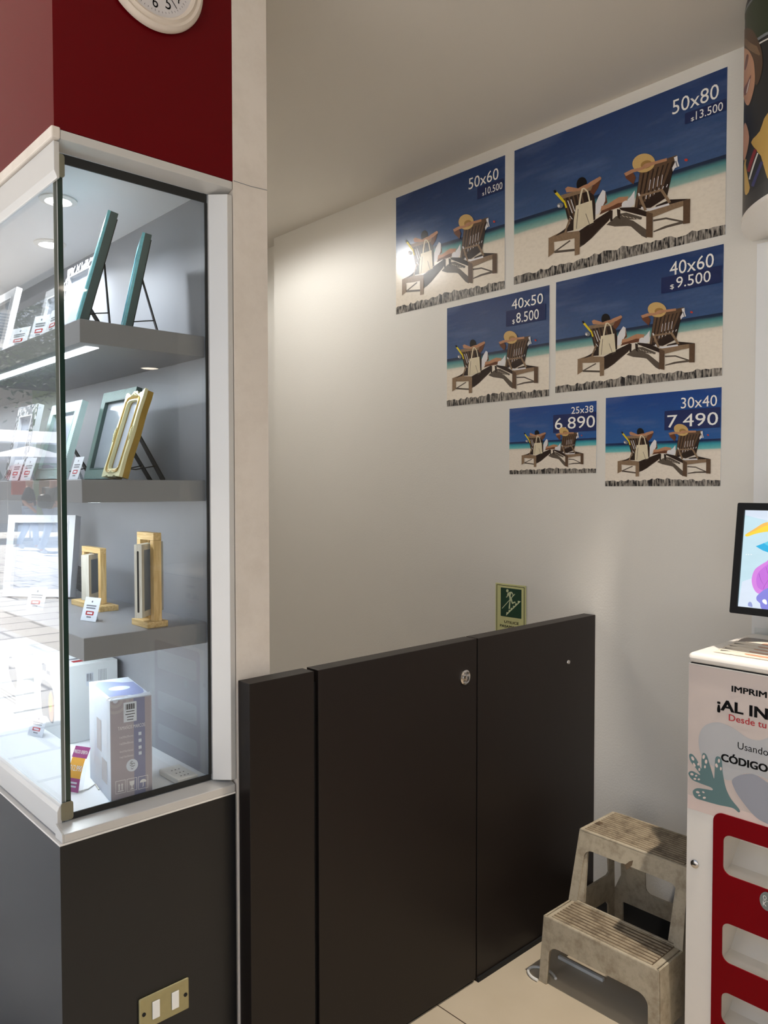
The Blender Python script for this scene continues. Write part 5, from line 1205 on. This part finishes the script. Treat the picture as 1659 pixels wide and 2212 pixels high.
# ---- offer tag in a clear stand
tg = thing('offer_tag', 'purple and orange offer tag propped beside the lavender carton', 'price tag', (0.652, 1.722, zf+0.0018), (-math.radians(14), 0, math.radians(-63)))
b = MB(); prof = [(0.002*0+0.004*math.cos(k/8*PI/2)-0.004, 0.014*k/8) for k in range(9)]
hT, wT = 0.098, 0.036
def tgp(u, v): return Vector((u+0.012*(v/hT-0.5), -0.010*math.sin(v/hT*PI)*0.6+0.001, v+0.0006))
def strip(u0, u1, v0, v1, m, k=0.0):
    n_ = 8
    for i in range(n_):
        a, c = v0+(v1-v0)*i/n_, v0+(v1-v0)*(i+1)/n_
        b.poly([tgp(u0, a)+Vector((0, -k, 0)), tgp(u1, a)+Vector((0, -k, 0)), tgp(u1, c)+Vector((0, -k, 0)), tgp(u0, c)+Vector((0, -k, 0))], m)
b.flat = True
strip(-wT/2, wT/2, 0.0, 0.030, MT['tag_purple']); strip(-wT/2, wT/2, 0.030, 0.074, MT['tag_orange']); strip(-wT/2-0.002, wT/2+0.003, 0.074, hT, MT['tag_purple'])
strip(-0.012, 0.010, 0.010, 0.014, MT['card'], .0003); strip(-0.010, 0.011, 0.018, 0.022, MT['card'], .0003)
def tt(st, u0, u1, v, h_, bold=0.01):
    V, F, wd = text2d(st, bold); ch = max(q for a, q in text2d('0', bold)[0])
    b.add([tgp(u0+a*(u1-u0)/wd, v+q*h_/ch)+Vector((0, -0.0005, 0)) for a, q in V], F, MT['ink_white'])
tt('PRECIO OFERTA', -0.018, 0.019, 0.083, 0.007); tt('$12.990', -0.0165, 0.0165, 0.046, 0.012)
b.build('tag_sheet', tg, world=False)
tgp_ = MB(); tgp_.box(-0.02, 0.02, 0.004, 0.0052, 0.0, 0.06, MT['glass']); tgp_.build('clear_prop', tg, world=False)

# ---- socket block lying on the cabinet floor
so = thing('socket_block', 'white socket block lying on the cabinet floor by the side glass', 'power socket', (0.867, 1.65, zf))
b = MB(); b.box(0.842, 0.894, 1.6045, 1.698, zf, zf+0.014, MT['white_plastic']); b.build('housing', so, bevel=0.003)
for i in range(3):
    b = MB(); b.flat = True
    for dx in (-0.009, 0, 0.009):
        x_, y_ = 0.868+dx, 1.622+0.022*i; b.poly([(x_+u, y_+v, zf+0.0142) for u, v in ell(0, 0, 0.0021, 0.0021, 10)], MT['black_hole'])
    b.build('outlet', so)
b = MB(); pp_ = [onZ(165, 1712, zf+0.002), onZ(190, 1704, zf+0.002), onZ(206, 1694, zf+0.002)]; b.tube([(p.x, p.y, zf+0.002) for p in pp_]+[(0.70, 1.70, zf+0.002)], 0.0016, MT['white_plastic'], n=6); o = b.build('wire', smooth=True); tag(o, 'thin white wire on the cabinet floor between offer tag and lavender carton', 'wire')

# ================================================================== SHOP AND STAIR LAMPS
def downlight(label, x, y, z, power, col, r=0.055, ang=130, lens='lens_warm', soft=0.03, blend=0.4):
    t = thing('recessed_downlight', label, 'ceiling light', (x, y, z), group='recessed downlights in the shop ceiling')
    b = MB(); b.lathe([(r, 0), (r+0.018, 0), (r+0.018, -0.004), (r+0.004, -0.008), (r, -0.003), (r, 0)], (x, y, z-0.0003), (0, 0, 1), MT['white_plastic']); b.build('trim_ring', t, smooth=True)
    b = MB(); b.lathe([(0, -0.003), (r, -0.003), (r, -0.001), (0, -0.001)], (x, y, z-0.0003), (0, 0, 1), MT[lens]); b.build('lens', t)
    lamp('shop_lamp', 'SPOT', (x, y, z-0.02), power, col, spot_size=math.radians(ang), spot_blend=blend, shadow_soft_size=soft)
MT['stair_lens'] = glow('stair_lamp_diffuser', (255, 250, 238), 16.0)
downlight('downlight in front of the advertising drum above the photo kiosk', 1.86, 0.46, CEIL, L_KEY, WARM, 0.045, 84, soft=0.012, blend=0.6)
for i, (x, y) in enumerate(((2.0, -2.0), (3.9, -3.3), (3.94, -4.88), (1.2, -3.2), (1.0, -0.6))):
    downlight(['downlight over the second photo kiosk', 'downlight deep in the shop', 'downlight deepest in the shop', 'downlight by the shop front', 'downlight just inside the shop entrance'][i], x, y, CEIL, L_SHOP, NEUT, 0.09, 140, soft=0.06)
t = thing('stair_lamp', 'round white ceiling lamp over the staircase', 'ceiling light', (1.69, 3.09, CEIL))
b = MB(); b.lathe([(0, -0.026), (0.052, -0.026), (0.06, -0.02), (0.06, -0.0005), (0, -0.0005)], (1.69, 3.09, CEIL), (0, 0, 1), MT['stair_lens']); b.build('diffuser', t, smooth=True)
lamp('stair_light', 'SPOT', (1.69, 3.09, CEIL-0.05), L_STAIR, NEUT, spot_size=math.radians(179), spot_blend=0.35, shadow_soft_size=0.06)

# ================================================================== THE STREET (what the cabinet glass mirrors)
MT['st_cream'] = mat('cream_street_wall', (224, 216, 204), 0.8); MT['st_green'] = mat('pale_green_street_wall', (172, 190, 140), 0.8); MT['st_dark'] = mat('dark_awning', (60, 62, 62), 0.7)
MT['st_tarp'] = mat('white_tarpaulin', (232, 232, 236), 0.7); MT['st_red'] = mat('red_print_cloth', (178, 40, 52), 0.7); MT['leaf'] = mat('green_leaves', (70, 92, 60), 0.7, var=0.4, scale=30); MT['bark'] = mat('tree_bark', (92, 80, 68), 0.9)
MT['navy'] = mat('dark_grey_tshirt', (50, 52, 66), 0.9); MT['jean'] = mat('pale_jeans', (150, 166, 190), 0.9); MT['skin'] = mat('skin', (196, 142, 116), 0.6); MT['hair'] = mat('grey_brown_hair', (66, 58, 54), 0.8); MT['shoe'] = mat('white_trainers', (214, 214, 216), 0.7)
b = MB(); b.box(-16, -11.2, 33.9, 34.3, 0, 7, MT['st_cream']); b.box(-11.2, -10.2, 33.9, 34.3, 0, 7, MT['st_green']); b.box(-10.2, 1.0, 33.9, 34.3, 0, 7, MT['st_cream']); struct('wall_street_end', b)
b = MB(); b.box(-12.6, -7.6, 33.1, 33.89, 5.5, 7.4, MT['st_dark']); struct('trim_street_awning', b)
b = MB(); b.box(-14.2, -14, -4, 34, 0, 5, MT['st_cream']); struct('wall_street_side', b)
def person(label, x, y, face, shirt, walk=1, bag=False):
    t = thing('person', label, 'person', (x, y, 0), (0, 0, face))
    def skin(name, pts, edges, rad, m, par):
        me = bpy.data.meshes.new(name); me.from_pydata(pts, edges, []); o = bpy.data.objects.new(name, me); C.objects.link(o)
        md = o.modifiers.new('skin', 'SKIN'); 
        for v, r in zip(me.skin_vertices[0].data, rad): v.radius = (r, r)
        me.skin_vertices[0].data[0].use_root = True
        s = o.modifiers.new('sub', 'SUBSURF'); s.levels = s.render_levels = 2
        dg = bpy.context.evaluated_depsgraph_get(); m2 = bpy.data.meshes.new_from_object(o.evaluated_get(dg)); bpy.data.objects.remove(o)
        m2.materials.append(m)
        for p in m2.polygons: p.use_smooth = True
        q = bpy.data.objects.new(name, m2); C.objects.link(q); q.parent = par; return q
    s_ = 0.26*walk
    body = [(0, 0, .95), (0, 0, 1.15), (0, 0, 1.38), (0, 0, 1.50), (0.02, 0, 1.62), (0.0, 0, 1.70),
            (0, .19, 1.42), (-.12, .25, 1.15), (0.10, .24, .96), (0.16, .235, .88),
            (0, -.19, 1.42), (.05, -.26, 1.14), (0.30, -.24, 1.06), (0.38, -.23, 1.05),
            (0, .10, .92), (s_*.5, .10, .52), (s_*.55, .10, .09), (s_*.55+.15, .10, .04), (0, -.10, .92), (-s_*.3, -.10, .52), (-s_, -.10, .11), (-s_+.15, -.10, .05)]
    E_ = [(0, 1), (1, 2), (2, 3), (3, 4), (4, 5), (2, 6), (6, 7), (7, 8), (8, 9), (2, 10), (10, 11), (11, 12), (12, 13), (0, 14), (14, 15), (15, 16), (16, 17), (0, 18), (18, 19), (19, 20), (20, 21)]
    R_ = [.14, .15, .14, .062, .098, .07, .06, .045, .035, .035, .06, .045, .035, .035, .095, .062, .042, .04, .095, .062, .042, .04]
    skin('body', body, E_, R_, MT['skin'], t)
    skin('shirt', [body[i] for i in (0, 1, 2, 6, 7, 10, 11)], [(0, 1), (1, 2), (2, 3), (3, 4), (2, 5), (5, 6)], [.165, .175, .165, .09, .075, .09, .075], shirt, t)
    skin('trousers', [(0, 0, .97)]+[body[i] for i in (14, 15, 16, 18, 19, 20)], [(0, 1), (1, 2), (2, 3), (0, 4), (4, 5), (5, 6)], [.155, .115, .082, .066, .115, .082, .066], MT['jean'], t)
    skin('hair', [(-.02, 0, 1.64), (-.01, 0, 1.72)], [(0, 1)], [.104, .08], MT['hair'], t)
    for i, (a, c) in enumerate(((16, 17), (20, 21))): skin('shoe', [body[a], body[c]], [(0, 1)], [.062, .055], MT['shoe'], t)
    if bag: skin('backpack', [(-.22, 0, 1.0), (-.24, 0, 1.35)], [(0, 1)], [.17, .15], MT['black_plastic'], t)
    return t
person('man in a dark T-shirt and pale jeans walking, mirrored in the front glass', -5.2, 19.3, math.radians(200), MT['navy'])
person('person in pale jeans with a black backpack, mirrored beside the walking man', -5.15, 17.6, math.radians(160), MT['st_dark'], bag=True)
# market stall with hanging clothes
stl = thing('market_stall', 'white roofed market stall, mirrored in the front glass', 'market stall', (-8.5, 25.5, 0))
b = MB(); b.prism([(-13, 24, 2.75), (-13, 27, 3.3), (-13, 27, 3.34), (-13, 24, 2.80)], [(-4.2, 24, 2.75), (-4.2, 27, 3.3), (-4.2, 27, 3.34), (-4.2, 24, 2.80)], MT['st_tarp']); b.build('roof', stl)
for x, y in ((-12.9, 24.1), (-4.3, 24.1), (-12.9, 26.9), (-4.3, 26.9)):
    b = MB(); b.box(x-.03, x+.03, y-.03, y+.03, 0, 2.72 if y < 25 else 3.25, MT['alu']); b.build('post', stl)
b = MB()
for k in range(14): b.box(-13+0.64*k, -12.98+0.64*k, 25.4, 25.42, 0.3, 2.2, MT['alu'])
for k in range(4): b.box(-13, -4.3, 25.4, 25.42, 0.5+0.55*k, 0.52+0.55*k, MT['alu'])
b.build('rack', stl)
cols = [(40, 40, 44), (170, 150, 120), (150, 60, 60), (90, 110, 140), (200, 190, 170), (60, 60, 66), (140, 110, 80), (190, 90, 80), (110, 120, 100), (40, 44, 60)]
cl = [mat('cloth', c, 0.9, var=0.15, scale=12) for c in cols]
nm = ['black', 'sand coloured', 'red', 'blue', 'cream', 'charcoal', 'tan', 'coral', 'olive', 'navy']
for k in range(10):
    x = -12.6+0.82*k; b = MB()
    P = [(-.30, 0), (-.32, -.75), (.32, -.75), (.30, 0), (.46, -.30), (.58, -.22), (.36, .12), (.1, .18), (-.1, .18), (-.36, .12), (-.58, -.22), (-.46, -.30)]
    P = [P[i] for i in (0, 1, 2, 3, 4, 5, 6, 7, 8, 9, 10, 11)]
    b.prism([(x+u*.62, 25.2, 2.0+v) for u, v in P], [(x+u*.62, 25.32, 2.0+v) for u, v in P], cl[k]); o = b.build('hanging_garment'); tag(o, '%s garment hanging on the market stall, mirrored in the glass' % nm[k], 'garment', 'garments on the market stall')
for (x, y, lab) in ((-6.3, 22.6, 'white street umbrella with red print, mirrored beside the walking man'), (-9.6, 22.9, 'white street umbrella further left in the mirrored street')):
    u = thing('street_umbrella', lab, 'umbrella', (x, y, 0))
    b = MB(); b.lathe([(0.02, 2.62), (1.25, 2.28), (1.27, 2.18), (1.24, 2.26), (0.02, 2.58)], (x, y, 0), (0, 0, 1), MT['st_tarp'], n=8); b.build('canopy', u)
    b = MB(); b.tube([(x, y, 0), (x, y, 2.58)], 0.025, MT['alu'], n=8); b.build('pole', u)
    b = MB(); b.box(x-.25, x+.25, y-.25, y+.25, 0, .07, MT['st_dark']); b.build('base', u)
tr = thing('street_tree', 'leafy street tree overhead, mirrored in the front glass', 'tree', (-6.0, 15.5, 0))
b = MB(); b.tube([(-6.0, 15.5, 0), (-5.9, 15.5, 2.2), (-5.3, 15.5, 3.6), (-4.7, 15.5, 4.4)], [.16, .13, .10, .06], MT['bark'], n=10); b.build('trunk', tr)
b = MB(); rd = random.Random(11)
for k in range(5200):
    c = Vector((-4.4+rd.gauss(0, 0.95), 15.5+rd.gauss(0, 1.2), 4.35+rd.gauss(0, .55)))
    d = Vector((rd.gauss(0, 1), rd.gauss(0, 1), rd.gauss(0, .6))).normalized()*0.075; e = Vector((rd.gauss(0, 1), rd.gauss(0, 1), rd.gauss(0, 1))).normalized()*0.03
    b.poly([c-d, c+e, c+d, c-e], MT['leaf'])
b.flat = True; o = b.build('foliage', tr); o['kind'] = 'stuff'
# air conditioner under the canopy
ac = thing('air_conditioner', 'white louvred air conditioning unit under the canopy, mirrored in the front glass', 'air conditioner', (-1.0, 7.5, 2.74))
b = MB(); b.box(-1.18, -0.72, 7.4, 7.62, 2.74, 3.05, MT['white_plastic']); b.build('housing', ac, bevel=0.015)
b = MB()
for k in range(9): b.box(-1.14, -0.76, 7.390, 7.399, 2.78+0.027*k, 2.792+0.027*k, MT['ink_grey'])
b.build('louvre', ac)
b = MB(); b.box(-1.12, -1.09, 7.45, 7.55, 3.0505, 3.2495, MT['white_plastic']); b.box(-0.81, -0.78, 7.45, 7.55, 3.0505, 3.2495, MT['white_plastic']); b.build('bracket', ac)
